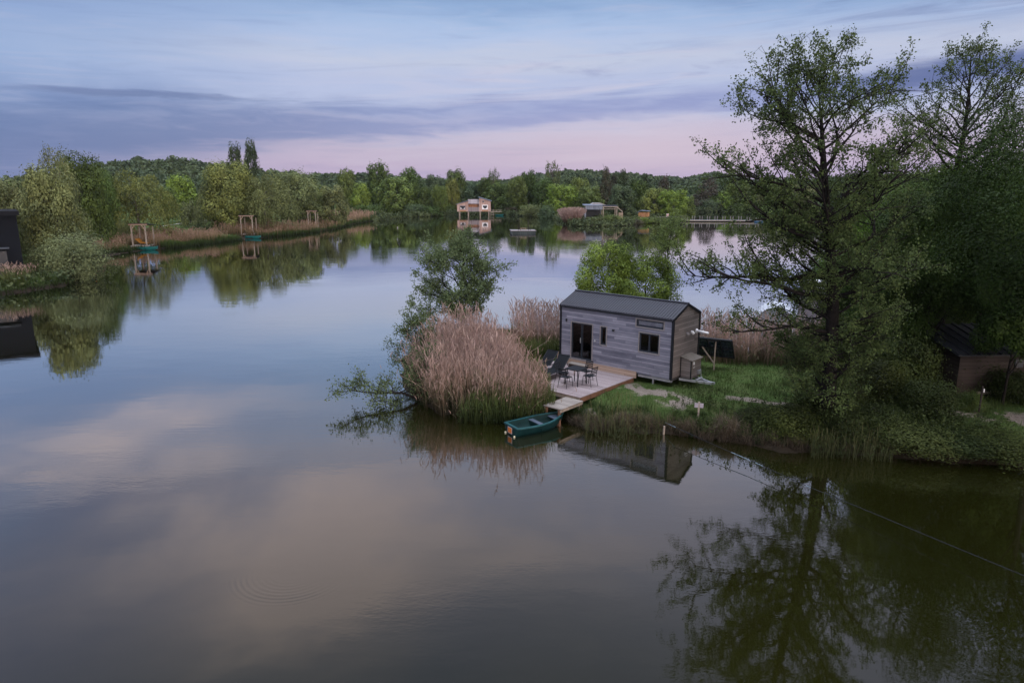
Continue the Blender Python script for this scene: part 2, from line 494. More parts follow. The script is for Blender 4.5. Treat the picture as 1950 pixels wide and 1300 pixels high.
m, nt, p = new_mat('lake_water')
pos = worldpos(nt); pc = sep(nt, pos)
big = noise(nt, pos, 0.055, 3, 0.5, 0.5)
calm = big.ss(0.42, 0.62)
rip = noise(nt, vec(nt, pc[0] * 1.1, pc[1] * 2.4, 0.0), 1.5, 3, 0.5)
swell = noise(nt, vec(nt, pc[0] * 0.28, pc[1] * 0.6, 7.0), 1.0, 2, 0.5)
fine = noise(nt, vec(nt, pc[0] * 4.0, pc[1] * 8.0, 3.0), 1.6, 2, 0.5)
rings = None
for (rx, ry, r0, r1, wl) in [(*at(560, 1085), 0.3, 1.7, 0.13), (*at(470, 965), 0.1, 0.9, 0.2), (*at(1790, 1150), 0.2, 1.5, 0.25), (*at(1870, 1240), 0.2, 1.4, 0.22)]:
    ddx, ddy = pc[0] - rx, pc[1] - ry
    rr = (ddx * ddx + ddy * ddy)._m('SQRT')
    q = (rr * (6.283 / wl))._m('SINE') * rr.ss(r0, r0 + 0.5) * rr.ss(r1 * 0.75, r1, 1.0, 0.0) * (noise(nt, pos, 0.55, 2, 0.5) + ddy * -0.35).ss(0.42, 0.9)
    rings = q if rings is None else rings + q
bz = ((pc[0] + 7.0) * 0.11).gauss(0.9) * ((pc[1] - 25.5) * 0.2).gauss(0.7)
br = noise(nt, vec(nt, pc[0] * 0.9, pc[1] * 5.0, 1.0), 1.3, 2, 0.5)
hgt = br * bz * 0.006 + rip * (calm * 0.7 + 0.08) * 0.009 + swell * 0.013 + fine * calm * 0.0040 + rings * 0.0014
b = nt.nodes.new('ShaderNodeBump'); b.inputs['Strength'].default_value = 1.0; b.inputs['Distance'].default_value = 0.35
nt.links.new(hgt.k, b.inputs['Height']); nt.links.new(b.outputs[0], p.inputs['Normal'])
silt = noise(nt, pos, 0.11, 3, 0.5)
setp(nt, p, 'Base Color', ramp(nt, silt, [(0.3, (0.0078, 0.0084, 0.0015)), (0.7, (0.0108, 0.0112, 0.0021))]))
setp(nt, p, 'Roughness', 0.5); p.inputs['Specular IOR Level'].default_value = 0.0
gl = nt.nodes.new('ShaderNodeBsdfGlossy'); gl.inputs['Roughness'].default_value = 0.025
nt.links.new(b.outputs[0], gl.inputs['Normal'])
lw = nt.nodes.new('ShaderNodeLayerWeight'); lw.inputs['Blend'].default_value = 0.5
nt.links.new(b.outputs[0], lw.inputs['Normal'])
mx = nt.nodes.new('ShaderNodeMixShader')
nt.links.new((S(nt, lw.outputs['Facing']).pow(2.5) * 1.38 + 0.02).clamp().k, mx.inputs[0])
nt.links.new(p.outputs[0], mx.inputs[1]); nt.links.new(gl.outputs[0], mx.inputs[2])
nt.links.new(mx.outputs[0], nt.nodes['Material Output'].inputs['Surface'])
wme = np_mesh('water', [(-1800, -300, 0), (1800, -300, 0), (1800, 1800, 0), (-1800, 1800, 0)], [(0, 1, 2, 3)])
tag(link('water', wme, m), 'still murky green lake water reflecting the evening sky', 'lake', kind='structure')
# ------------------------------------------------------------------ foliage builders
def unit(v): return v / (np.linalg.norm(v, axis=-1, keepdims=True) + 1e-9)

def leaf_mesh(name, P, size, rng, nrm=None, mixn=0.0, aspect=0.55, hang=0.0):
    """one small rhombus per leaf; normals random, or leaning to nrm"""
    N = len(P)
    n = unit(rng.normal(size=(N, 3)))
    if nrm is not None: n = unit(n * (1 - mixn) + nrm * mixn)
    t = rng.normal(size=(N, 3))
    if hang: t[:, 2] -= hang
    t = unit(t - (t * n).sum(1, keepdims=True) * n)
    b = np.cross(n, t)
    s = (np.asarray(size) * rng.uniform(0.65, 1.35, N))[:, None]
    V = np.stack([P + t * s, P + b * s * aspect + t * s * 0.1, P - t * s, P - b * s * aspect + t * s * 0.1], 1).reshape(-1, 3)
    F = np.arange(N * 4).reshape(N, 4)
    return np_mesh(name, V, F)

def ribbons(name, C, W, side, mi=None):
    """C (n,k,3) centre lines, W (n,k) half widths, side (n,3)"""
    n, k, _ = C.shape
    L = C - side[:, None, :] * W[..., None]; Rr = C + side[:, None, :] * W[..., None]
    V = np.stack([L, Rr], 2).reshape(-1, 3)
    base = (np.arange(n) * k * 2)[:, None] + (np.arange(k - 1) * 2)[None, :]
    F = np.stack([base, base + 1, base + 3, base + 2], -1).reshape(-1, 4)
    return np_mesh(name, V, F, None if mi is None else np.repeat(mi, k - 1))

def join_np(parts):
    """[(V, F, mat)] with quads -> one mesh"""
    Vs, Fs, Ms, o = [], [], [], 0
    for V, F, mi in parts:
        Vs.append(V); Fs.append(F + o); Ms.append(np.full(len(F), mi)); o += len(V)
    return np.concatenate(Vs), np.concatenate(Fs), np.concatenate(Ms)

class Wood:
    """tapering branches collected as quads"""
    def __init__(s): s.V, s.F, s.n = [], [], 0
    def path(s, pts, rad, sides=5):
        pts = np.asarray(pts, float); k = len(pts)
        d = np.gradient(pts, axis=0); d = unit(d)
        ref = np.where(np.abs(d[:, 2:3]) < 0.9, np.array([[0, 0, 1.0]]), np.array([[1.0, 0, 0]]))
        a = unit(np.cross(d, ref)); b = np.cross(a, d)
        th = np.arange(sides) * 2 * math.pi / sides
        ring = a[:, None, :] * np.cos(th)[None, :, None] + b[:, None, :] * np.sin(th)[None, :, None]
        V = pts[:, None, :] + ring * np.asarray(rad)[:, None, None]
        i = np.arange(k - 1)[:, None] * sides; j = np.arange(sides)[None, :]; j2 = (j + 1) % sides
        F = np.stack([i + j, i + j2, i + sides + j2, i + sides + j], -1).reshape(-1, 4) + s.n
        s.V.append(V.reshape(-1, 3)); s.F.append(F); s.n += k * sides
    def mesh(s, name): return np_mesh(name, np.concatenate(s.V), np.concatenate(s.F))

def limb(rng, p, d, length, steps, wob=0.12, lift=0.0):
    pts = [np.array(p, float)]; d = unit(np.array(d, float))
    for i in range(steps):
        d = unit(d + rng.normal(size=3) * wob + np.array([0, 0, lift]))
        pts.append(pts[-1] + d * length / steps)
    return np.array(pts)

def along(pts, t):
    k = len(pts) - 1; x = min(max(t, 0), 0.999) * k; i = int(x)
    return pts[i] + (pts[i + 1] - pts[i]) * (x - i), unit(pts[i + 1] - pts[i])

def grow(rng, limbs, trunk, trad, twigs=5, subs=7, leaves=14, lsize=0.05, spread=0.22, wood=None, lift=0.05, droop=0.0, bare=0.0):
    """limbs: (height fraction, azimuth deg, elevation deg, length).  returns wood, leaf points"""
    W = wood or Wood(); LP = []
    W.path(trunk, trad, 8)
    for (hf, azd, eld, ln) in limbs:
        p, td = along(trunk, hf)
        r0 = np.interp(hf, np.linspace(0, 1, len(trad)), trad) * 0.55
        r0 = min(r0, 0.014 + ln * 0.018)
        ca = math.radians(azd); ce = math.radians(eld)
        d = np.array([math.sin(ca) * math.cos(ce), math.cos(ca) * math.cos(ce), math.sin(ce)])
        L = limb(rng, p, d, ln, 7, 0.17, lift - droop)
        W.path(L, np.linspace(r0, 0.012, len(L)), 5)
        nb = max(3, int(subs * ln / 3.0))
        for i in range(nb):
            t = 0.22 + 0.78 * (i + rng.uniform()) / nb
            q, ld = along(L, t)
            side = unit(np.cross(ld, np.array([0, 0, 1.0])) + 1e-6)
            bl = (0.35 + 0.42 * (1 - t)) * ln * rng.uniform(0.6, 1.1) + 0.15
            bl = min(bl, 1.9)
            bd = ld * rng.uniform(0.4, 0.9) + side * rng.choice([-1, 1]) * rng.uniform(0.5, 1.0) + np.array([0, 0, rng.uniform(-0.25, 0.6)])
            B = limb(rng, q, bd, bl, 4, 0.16, lift - droop)
            W.path(B, np.linspace(max(0.008, r0 * 0.35), 0.005, len(B)), 4)
            for j in range(twigs):
                tt = 0.25 + 0.75 * (j + rng.uniform()) / twigs
                q2, d2 = along(B, tt)
                tl = rng.uniform(0.2, 0.55)
                T = limb(rng, q2, d2 * 0.6 + rng.normal(size=3) * 0.7, tl, 2, 0.2, -droop)
                W.path(T, [0.006, 0.004, 0.003], 3)
                if rng.uniform() < bare * (1.0 if hf > 0.58 else 0.35): continue
                nl = rng.poisson(leaves)
                s = rng.uniform(0.25, 1.1, nl)[:, None]
                LP.append(T[0] + (T[-1] - T[0]) * s + rng.normal(size=(nl, 3)) * spread * 0.5)
    return W, np.concatenate(LP)

M_LEAF = leaf_mat('leaf_green', (0.33, 0.37, 0.30), (2.0, 1.9, 1.4))
M_ALDER = leaf_mat('leaf_alder', (0.026, 0.044, 0.016), (0.092, 0.130, 0.042), 0.3, False, 0.9)
M_BARK = plain('bark', (0.014, 0.0125, 0.012), 0.9, 0.25, 9.0)
M_BARKG = plain('bark_grey', (0.085, 0.078, 0.068), 0.9, 0.2, 3.0)

def ell_lumps(rng, n, kind):
    """centres and radii of leaf clumps in a unit crown (height 1, half width .5)"""
    C, Q = [], []
    for i in range(n):
        t = (i + 0.5) / n
        a = i * 2.39996 + rng.uniform(-0.4, 0.4)
        if kind == 'round':
            z = 0.12 + 0.74 * t; prof = math.sqrt(max(0.02, 1 - ((z - 0.42) / 0.56) ** 2)) * 0.40
        elif kind == 'tall':
            z = 0.20 + 0.68 * t; prof = (0.25 + 0.75 * math.sin(math.pi * min(1, (z - 0.12) / 0.9) ** 0.8)) * 0.37
        elif kind == 'high':
            z = 0.42 + 0.5 * t; prof = math.sqrt(max(0.02, 1 - ((z - 0.66) / 0.36) ** 2)) * 0.40
        elif kind == 'poplar':
            z = 0.10 + 0.86 * t; prof = 0.40 * math.sin(math.pi * (0.12 + 0.80 * z)) ** 0.7
        elif kind == 'dome':
            z = 0.06 + 0.66 * t; prof = math.sqrt(max(0.02, 1 - (z / 0.92) ** 2)) * 0.42
        elif kind == 'mop':
            z = 0.10 + 0.74 * t; prof = math.sqrt(max(0.02, 1 - (max(0.0, z - 0.30) / 0.66) ** 2)) * (0.28 + 0.16 * min(1, z / 0.3))
        elif kind == 'conifer':
            z = 0.08 + 0.88 * t; prof = 0.42 * (1 - z) ** 0.75 + 0.02
        elif kind == 'sparse':
            z = 0.35 + 0.58 * t; prof = 0.36 * math.sin(math.pi * (z - 0.2) / 0.85)
        r = prof * math.sqrt(rng.uniform(0.25, 1.0))
        C.append((r * math.cos(a), r * math.sin(a), z))
        Q.append({'round': 0.15, 'high': 0.13, 'mop': 0.13, 'tall': 0.145, 'poplar': 0.15, 'dome': 0.2, 'conifer': 0.10 + 0.07 * (1 - z), 'sparse': 0.085}[kind] * rng.uniform(0.7, 1.25))
    return np.array(C), np.array(Q)

def crown(rng, kind, N, lumps, size, sc=None):
    C, Q = ell_lumps(rng, lumps, kind)
    w = Q ** 2; w /= w.sum()
    k = rng.choice(lumps, N, p=w)
    d = unit(rng.normal(size=(N, 3)))
    rr = rng.uniform(0.35, 1.0, N) ** 0.3
    sq = np.array([1, 1, 0.8 if kind != 'conifer' else 0.45])
    P = C[k] + d * sq * (Q[k] * rr)[:, None] + rng.normal(size=(N, 3)) * 0.012
    # ragged sprigs that break the outline
    s = rng.uniform(size=N) < (0.10 if kind != 'dome' else 0.2)
    P[s] += (d[s] + np.array([0, 0, 0.5 if kind == 'dome' else 0])) * (Q[k][s] * rng.uniform(0.05, 0.5 if kind != 'dome' else 0.9, s.sum()))[:, None]
    n = unit(d + np.array([0, 0, 0.25]))
    ax = unit(P - np.array([0, 0, 0.4]))
    n = unit(n + ax * 0.3)
    ok = P[:, 2] > 0.005
    if sc is not None: P = P * np.array(sc)
    return leaf_mesh('crown', P[ok], np.full(ok.sum(), size), rng, n[ok], 0.72, 0.6)

def weeping(rng, N, size):
    C, Q = ell_lumps(rng, 26, 'round')
    up = C[:, 2] > 0.35
    C, Q = C[up], Q[up] * 0.9
    n1 = N // 2
    k = rng.choice(len(C), n1); d = unit(rng.normal(size=(n1, 3)))
    P1 = C[k] + d * (Q[k] * rng.uniform(0.4, 1.0, n1) ** 0.4)[:, None]
    k = rng.choice(len(C), 330); d = unit(rng.normal(size=(330, 3)) * np.array([1, 1, 0.3]))
    top = C[k] + d * (Q[k] * 0.95)[:, None]
    ln = rng.uniform(0.15, 0.62, 330)
    j = rng.choice(330, N - n1); t = rng.uniform(0, 1, N - n1)
    P2 = top[j] + np.stack([d[j, 0] * 0.10 * np.sin(t * 1.5), d[j, 1] * 0.10 * np.sin(t * 1.5), -ln[j] * t], 1) + rng.normal(size=(N - n1, 3)) * 0.011
    P = np.concatenate([P1, P2]); P = P[P[:, 2] > 0.02]
    nn = unit(P - np.array([0, 0, 0.35])) + np.array([0, 0, 0.2])
    return leaf_mesh('crown', P, np.full(len(P), size), rng, unit(nn), 0.5, 0.4, 1.2)

def far_trunk(rng, kind):
    W = Wood()
    lean = rng.normal(size=2) * 0.02
    top = {'poplar': 0.9, 'conifer': 0.95}.get(kind, 0.75)
    z = np.linspace(-0.06, top, 7)
    pts = np.stack([lean[0] * z * 3, lean[1] * z * 3, z], 1)
    W.path(pts, np.linspace(0.022, 0.004, 7), 6)
    for i in range(9 if kind != 'sparse' else 26):
        hf = rng.uniform(0.25, 0.95); p, _ = along(pts, hf)
        a = rng.uniform(0, 6.28)
        L = limb(rng, p, (math.cos(a), math.sin(a), rng.uniform(0.4, 1.3)), rng.uniform(0.2, 0.42) * (1.15 - 0.5 * hf), 4, 0.12, 0.05)
        W.path(L, np.linspace(0.009, 0.0025, 5), 4)
    return W.mesh('trunk')

PROTO = {}
def proto(kind, var, N, lumps, size, hi=False):
    rng = np.random.RandomState(sum(map(ord, kind)) * 7 + var * 31 + (500 if hi else 0))
    cm = weeping(rng, N, size) if kind == 'weeping' else crown(rng, kind, N, lumps, size)
    tm = far_trunk(rng, kind)
    cm.materials.append(M_LEAF); tm.materials.append(M_BARKG)
    PROTO[(kind, var, hi)] = (cm, tm)
for v in range(4): proto('round', v, 5600, 30, 0.025)
for v in range(4): proto('tall', v, 5000, 36, 0.025)
for v in range(2): proto('sparse', v, 1500, 30, 0.019)
for v in range(3): proto('conifer', v, 3600, 46, 0.02)
for v in range(2): proto('dome', v, 3600, 24, 0.026)
proto('poplar', 0, 5000, 46, 0.026); proto('poplar', 1, 5000, 46, 0.026)
proto('weeping', 0, 15000, 0, 0.014); proto('weeping', 1, 15000, 0, 0.014)
for v in range(3): proto('round', v, 22000, 42, 0.0145, True)
for v in range(2): proto('tall', v, 18000, 50, 0.014, True)
for v in range(3): proto('dome', v, 15000, 40, 0.014, True)
proto('sparse', 0, 5000, 60, 0.011, True)

TINT = {'yel': (0.108, 0.130, 0.048), 'gry': (0.098, 0.118, 0.066), 'oak': (0.048, 0.078, 0.028), 'fresh': (0.115, 0.170, 0.040),
        'mid': (0.075, 0.110, 0.038), 'brn': (0.060, 0.054, 0.042), 'con': (0.034, 0.054, 0.032), 'pur': (0.050, 0.048, 0.044), 'blu': (0.050, 0.080, 0.055), 'silv': (0.095, 0.120, 0.070)}
KINDNAME = {'mop': 'willow_tree', 'high': 'tall_tree', 'round': 'leafy_tree', 'tall': 'tall_tree', 'sparse': 'sparse_tree', 'conifer': 'conifer_tree', 'dome': 'bush', 'poplar': 'poplar_tree', 'weeping': 'willow_tree'}

def plant(x, y, zb, h, w, kind, tint, label, var=0, hi=False, group=None, spin=None, cat=None):
    cm, tm = PROTO[(kind, var, hi)]
    root = empty(KINDNAME[kind], (x, y, zb), spin if spin is not None else rs.uniform(0, 6.28), label, cat or ('bush' if kind == 'dome' else 'tree'), group)
    root.scale = (w, w, h)
    t = bpy.data.objects.new('trunk' if kind != 'dome' else 'stems', tm); COL.objects.link(t); t.parent = root
    c = bpy.data.objects.new('crown' if kind != 'dome' else 'foliage', cm); COL.objects.link(c); c.parent = root
    j = rs.uniform(0.85, 1.15); g = TINT[tint]
    c.color = (g[0] * j * rs.uniform(0.92, 1.08), g[1] * j, g[2] * j * rs.uniform(0.9, 1.1), 1)
    return root

def far_tree(px, D, top, wpx, kind, tint, label, var=0, hi=False, group='trees around the lake', base=None):
    """px: photo column of the stem; D metres off; top: photo row of the tip; wpx: crown width"""
    x = xat(px, D)
    zb = hz(x, D) if base is None else base
    h = zat(px, top, D) - zb
    w = wpx / 1300 * D
    return plant(x, D, zb, h, w, kind, tint, label, var, hi, group)

# -------- the trees round the lake, left to right
TREES = [
 # left bank, nearest
 (8, 84, 330, 120, 'tall', 'gry', 'grey green tree rising behind the dark cabin at the left edge', 0, True),
 (100, 78, 300, 120, 'round', 'gry', 'big grey green willow leaning over the left bank beside the dark cabin', 0, True),
 (112, 88, 272, 92, 'sparse', 'gry', 'thin topped tree whose bare twigs stick out above the left bank willow', 0, True),
 (50, 92, 338, 110, 'round', 'mid', 'rounded tree filling in behind the left bank willow and the dark cabin', 1, True),
 (158, 106, 286, 105, 'round', 'oak', 'broad dark oak standing behind the left bank willow', 2, True),
 (196, 118, 318, 70, 'tall', 'oak', 'narrow dark tree between the broad oak and the weeping willow', 1, True),
 (264, 123, 318, 132, 'weeping', 'yel', 'yellow green weeping willow behind the nearest fishing deck', 0, False),
 (345, 185, 328, 72, 'round', 'fresh', 'bright green round tree right of the weeping willow', 0),
 (318, 170, 352, 56, 'tall', 'mid', 'mid green tree tucked behind the right flank of the weeping willow', 1),
 (383, 190, 338, 58, 'round', 'blu', 'bluish green tree above the pale path on the left shore', 1),
 (362, 160, 372, 46, 'dome', 'silv', 'bush with white blossom beside the pale path on the left shore', 0),
 (440, 150, 303, 112, 'round', 'yel', 'huge pale willow in front of the two poplars', 2, True),
 (408, 150, 345, 72, 'weeping', 'gry', 'drooping grey willow hanging over the second fishing deck', 1),
 (506, 151, 322, 112, 'weeping', 'gry', 'wide grey green willow right of the second fishing deck', 0),
 (480, 165, 338, 80, 'round', 'yel', 'yellowish willow squeezed between the huge pale willow and the wide grey one', 1),
 (566, 179, 318, 106, 'round', 'gry', 'wide domed willow behind the third deck with red roof', 0, True),
 (600, 196, 345, 62, 'round', 'mid', 'small green tree at the right flank of the wide domed willow', 2),
 (638, 184, 350, 58, 'round', 'silv', 'silvery round willow next to the pink reeds and the floating raft', 3),
 (455, 345, 276, 34, 'poplar', 'con', 'left of the two dark poplars on the skyline', 0),
 (485, 345, 270, 30, 'poplar', 'con', 'right and taller of the two dark poplars on the skyline', 1),
 # far shore
 (690, 262, 345, 42, 'round', 'fresh', 'light green round tree above the right end of the pink reed bank', 0),
 (722, 300, 306, 54, 'tall', 'oak', 'tall dark oak rising above the far shore right of the reeds', 0),
 (664, 290, 318, 46, 'tall', 'mid', 'tall mid green tree behind the silvery willow', 2),
 (752, 268, 331, 84, 'round', 'mid', 'large globe shaped willow on the far shore left of the stilt house', 1),
 (782, 305, 316, 52, 'tall', 'oak', 'dark oak peeping over the globe shaped willow', 3),
 (806, 272, 352, 42, 'round', 'oak', 'dark low tree just right of the globe shaped willow', 2),
 (828, 300, 330, 48, 'round', 'blu', 'bluish tree on the skyline left of the stilt house', 3),
 (838, 268, 350, 40, 'tall', 'mid', 'mid green tree by the water left of the stilt house', 2),
 (868, 313, 320, 50, 'tall', 'oak', 'ragged dark oak towering behind the stilt house roof', 1),
 (862, 294, 337, 36, 'round', 'yel', 'slim yellow green tree beside the left wall of the stilt house', 0),
 (905, 313, 342, 48, 'round', 'blu', 'blue green tree seen directly above the stilt house', 1),
 (940, 300, 318, 40, 'sparse', 'oak', 'open crowned tree on the skyline right of the stilt house', 1),
 (950, 298, 345, 62, 'round', 'mid', 'broad tree with a lit top right of the stilt house', 2),
 (932, 310, 334, 52, 'tall', 'mid', 'mid green tree behind the right end of the stilt house', 0),
 (985, 285, 332, 50, 'tall', 'mid', 'leafy tree behind the swimming pontoon', 3),
 (1006, 300, 322, 42, 'tall', 'oak', 'dark pointed tree behind the swimming pontoon', 2),
 (1050, 290, 303, 46, 'sparse', 'gry', 'tall see through tree, highest on the far shore right of the pontoon', 0),
 (1036, 282, 336, 52, 'round', 'oak', 'dark bushy tree under the tall see through tree', 3),
 (1068, 250, 347, 66, 'round', 'fresh', 'bright lime green tree left of the pink reed clump', 2),
 (1102, 275, 334, 54, 'round', 'mid', 'round tree behind the pink reed clump', 0),
 (1084, 300, 328, 44, 'tall', 'blu', 'bluish tree on the skyline above the lime green tree', 1),
 (1122, 246, 350, 56, 'round', 'mid', 'green tree overhanging the left side of the grey cabin', 1),
 (1152, 252, 317, 44, 'conifer', 'pur', 'dark ragged conifer left of a pair above the grey cabin', 0),
 (1184, 256, 321, 46, 'conifer', 'con', 'dark ragged conifer right of a pair above the grey cabin', 1),
 (1168, 262, 332, 40, 'conifer', 'pur', 'shorter dusky conifer between the two above the grey cabin', 2),
 (1184, 226, 349, 62, 'round', 'blu', 'blue green willow right behind the grey cabin porch', 3),
 (1212, 250, 338, 50, 'tall', 'oak', 'dark tree above the orange shed', 2),
 (1244, 228, 355, 56, 'round', 'yel', 'yellow green tree standing right of the orange shed', 0),
 (1282, 224, 357, 60, 'round', 'fresh', 'fresh green tree where the footbridge meets the shore', 2),
 (1308, 230, 372, 36, 'round', 'mid', 'small round tree at the shore end of the footbridge', 3),
 (1262, 262, 334, 52, 'conifer', 'pur', 'brownish conifer on the skyline right of the orange shed', 0),
 (1226, 270, 330, 46, 'conifer', 'con', 'dark conifer on the skyline above the orange shed', 2),
 (1346, 330, 336, 74, 'conifer', 'pur', 'large purple brown tree behind the footbridge', 1),
 (1378, 325, 362, 36, 'round', 'fresh', 'light green tree on the shore behind the footbridge', 1),
 (1352, 322, 375, 40, 'dome', 'blu', 'blue green bush on the shore behind the footbridge', 1),
 (1402, 330, 346, 58, 'round', 'mid', 'round tree behind the right end of the footbridge', 2),
 (1440, 322, 350, 66, 'tall', 'gry', 'grey green tree seen through the left limbs of the tall alder', 3),
 (1486, 300, 340, 70, 'round', 'mid', 'green tree seen behind the left limbs of the tall alder', 0),
 (1530, 270, 344, 76, 'round', 'gry', 'grey willow seen just left of the alder trunk', 1),
 (1590, 250, 338, 82, 'round', 'blu', 'bluish tree seen just right of the alder trunk', 3),
 (1650, 220, 330, 92, 'round', 'oak', 'dark tree beyond the alder on the far right shore', 2),
 (1720, 190, 318, 100, 'round', 'mid', 'rounded tree on the right shore behind the second tall tree', 0),
 (1800, 160, 300, 120, 'round', 'oak', 'dark tree far behind the right hand thicket', 1),
 # low growth along the far shore
 (820, 264, 388, 46, 'dome', 'oak', 'dark waterside bush left of the stilt house', 0),
 (790, 264, 384, 44, 'dome', 'blu', 'blue green waterside bush under the globe shaped willow', 1),
 (846, 291, 384, 38, 'dome', 'mid', 'green waterside bush touching the stilt house wall', 1),
 (975, 296, 392, 50, 'dome', 'brn', 'brown leafless looking thicket right of the stilt house', 0),
 (1012, 262, 386, 44, 'dome', 'gry', 'grey bush at the water behind the pontoon', 1),
 (1044, 246, 384, 40, 'dome', 'blu', 'blue green bush at the foot of the lime green tree', 0),
 (700, 258, 386, 48, 'dome', 'oak', 'dark bush behind the right end of the pink reeds', 1),
 (738, 264, 384, 46, 'dome', 'oak', 'dark bush at the water below the globe shaped willow', 0),
 (1165, 198, 406, 50, 'dome', 'mid', 'wide green bush in front of the grey cabin porch', 0),
 (1135, 198, 411, 44, 'dome', 'gry', 'grey green bush in front of the grey cabin wall', 1),
 (1122, 197, 416, 36, 'dome', 'blu', 'low bluish bush right of the pink reed clump', 1),
 (1222, 203, 411, 34, 'dome', 'fresh', 'small bright bush in front of the orange shed', 1),
 (1212, 199, 416, 28, 'dome', 'brn', 'brown bush at the water left of the orange shed', 0),
 (1246, 206, 412, 34, 'dome', 'mid', 'green bush at the water right of the orange shed', 1),
 (1282, 207, 408, 36, 'dome', 'oak', 'dark bush under the lifebuoy board', 0),
 (225, 119, 410, 36, 'dome', 'silv', 'silvery shrub left of the nearest fishing deck', 1, True),
 (126, 72, 428, 122, 'dome', 'silv', 'rounded silver willow bush spilling over the water on the left bank', 0, True),
 (80, 74, 460, 80, 'dome', 'gry', 'grey willow bush at the foot of the big left bank willow', 2, True),
 (1290, 330, 385, 60, 'dome', 'oak', 'dark thicket on the shore far behind the footbridge', 1),
 (1410, 318, 382, 60, 'dome', 'oak', 'dark bush on the far shore behind the bridge railings', 0),
 (1470, 300, 386, 60, 'dome', 'mid', 'green bush on the far shore seen through the alder', 1),
]
for T in TREES: far_tree(*T)

# -------- woods on the hills: one uncountable mass
def wood_mass():
    rng = np.random.RandomState(5)
    P, S_, N_ = [], [], []
    n = 4400
    r = rng.uniform(300, 1050, n) ; a = np.radians(rng.uniform(-44, 44, n))
    x, y = r * np.sin(a), r * np.cos(a)
    z = height(x, y)
    ok = sdf(x, y) > 22
    x, y, z, r = x[ok], y[ok], z[ok], r[ok]
    for i in range(len(x)):
        h = rng.uniform(8, 14) * (1.0 if r[i] < 600 else 0.85); w = rng.uniform(4, 7)
        if z[i] < 3: h = min(h, 11)
        k = 90
        d = unit(rng.normal(size=(k, 3)) + np.array([0, 0, 0.5]))
        P.append(np.array([x[i], y[i], z[i] + h * 0.55]) + d * np.array([w, w, h * 0.45]) * rng.uniform(0.6, 1, (k, 1)))
        S_.append(np.full(k, r[i] * 0.0023 + 0.15)); N_.append(d)
    return leaf_mesh('distant_woods', np.concatenate(P), np.concatenate(S_), rng, np.concatenate(N_), 0.5, 0.6)
o = link('distant_woods', wood_mass(), leaf_mat('far_leaf', (0.026, 0.048, 0.026), (0.085, 0.120, 0.055), 0.2, False, 0.03))
tag(o, 'dark wooded hills closing the horizon behind the lake', 'woods', kind='stuff')

# -------- undergrowth below the trees on the far banks
def undergrowth():
    rng = np.random.RandomState(8)
    pts = []
    P2 = [at(*q) for q in leftpx]
    for (a, b) in zip(P2[:-1], P2[1:]):
        a, b = np.array(a), np.array(b); L = np.linalg.norm(b - a)
        for s in np.arange(0, L, 1.6):
            q = a + (b - a) * s / L
            nrm_ = np.array([-(b - a)[1], (b - a)[0]]) / (L + 1e-9)
            reedy = 176 < 975 + q[0] / q[1] * 1300 < 720
            for k in range(5):
                r_ = rng.uniform(1.5, 26) if k < 3 else rng.uniform(-0.2, 1.8)
                if reedy and r_ < 14: continue
                pts.append(q + nrm_ * r_ + rng.normal(size=2) * 0.5)
    pts = np.array(pts); pts = pts[sdf(pts[:, 0], pts[:, 1]) > -0.5]
    z = height(pts[:, 0], pts[:, 1]); dist = np.hypot(pts[:, 0], pts[:, 1])
    P, S_, N_ = [], [], []
    for i in range(len(pts)):
        k = 34; d = unit(rng.normal(size=(k, 3)) + np.array([0, 0, 0.6])); h = rng.uniform(0.6, 2.0) * (0.6 + dist[i] / 400)
        P.append(np.array([*pts[i], z[i] + h * 0.3]) + d * np.array([1.5, 1.5, h * 0.7]) * rng.uniform(0.5, 1, (k, 1)))
        S_.append(np.full(k, 0.12 + dist[i] * 0.0009)); N_.append(d)
    P = np.concatenate(P); ok = P[:, 2] > 0.03
    return leaf_mesh('undergrowth', P[ok], np.concatenate(S_)[ok], rng, np.concatenate(N_)[ok], 0.5, 0.6)
o = link('undergrowth', undergrowth(), leaf_mat('scrub_leaf', (0.024, 0.040, 0.018), (0.095, 0.120, 0.05), 0.2, False, 0.12))
tag(o, 'dark tangled undergrowth along the far and left shores', 'undergrowth', kind='stuff')
# ------------------------------------------------------------------ near trees
def near_tree(name, x, y, label, trunk, trad, limbs, seed, mleaf, cat='tree', parts=('trunk', 'crown'), color=None, bark=None, **kw):
    rng = np.random.RandomState(seed)
    zb = hz(x, y) - 0.05
    root = empty(name, (x, y, zb), 0, label, cat, None)
    W, LP = grow(rng, limbs, np.array(trunk, float), trad, **kw)
    link(parts[0], W.mesh(parts[0]), bark or M_BARK, root, True)
    ls = kw.get('lsize', 0.05)
    c = link(parts[1], leaf_mesh(parts[1], LP, np.full(len(LP), ls), rng, None, 0, 0.62), mleaf, root)
    if color: c.color = (*color, 1)
    return root

def spiral_limbs(rng, n, h0, h1, lenf, elf, jit=25):
    out = []
    for i in range(n):
        t = h0 + (h1 - h0) * (i + rng.uniform(0, 1)) / n
        out.append((t, i * 137.5 + rng.uniform(-jit, jit), np.interp(t, *elf) + rng.uniform(-8, 8), np.interp(t, *lenf) * rng.uniform(0.75, 1.15)))
    return out

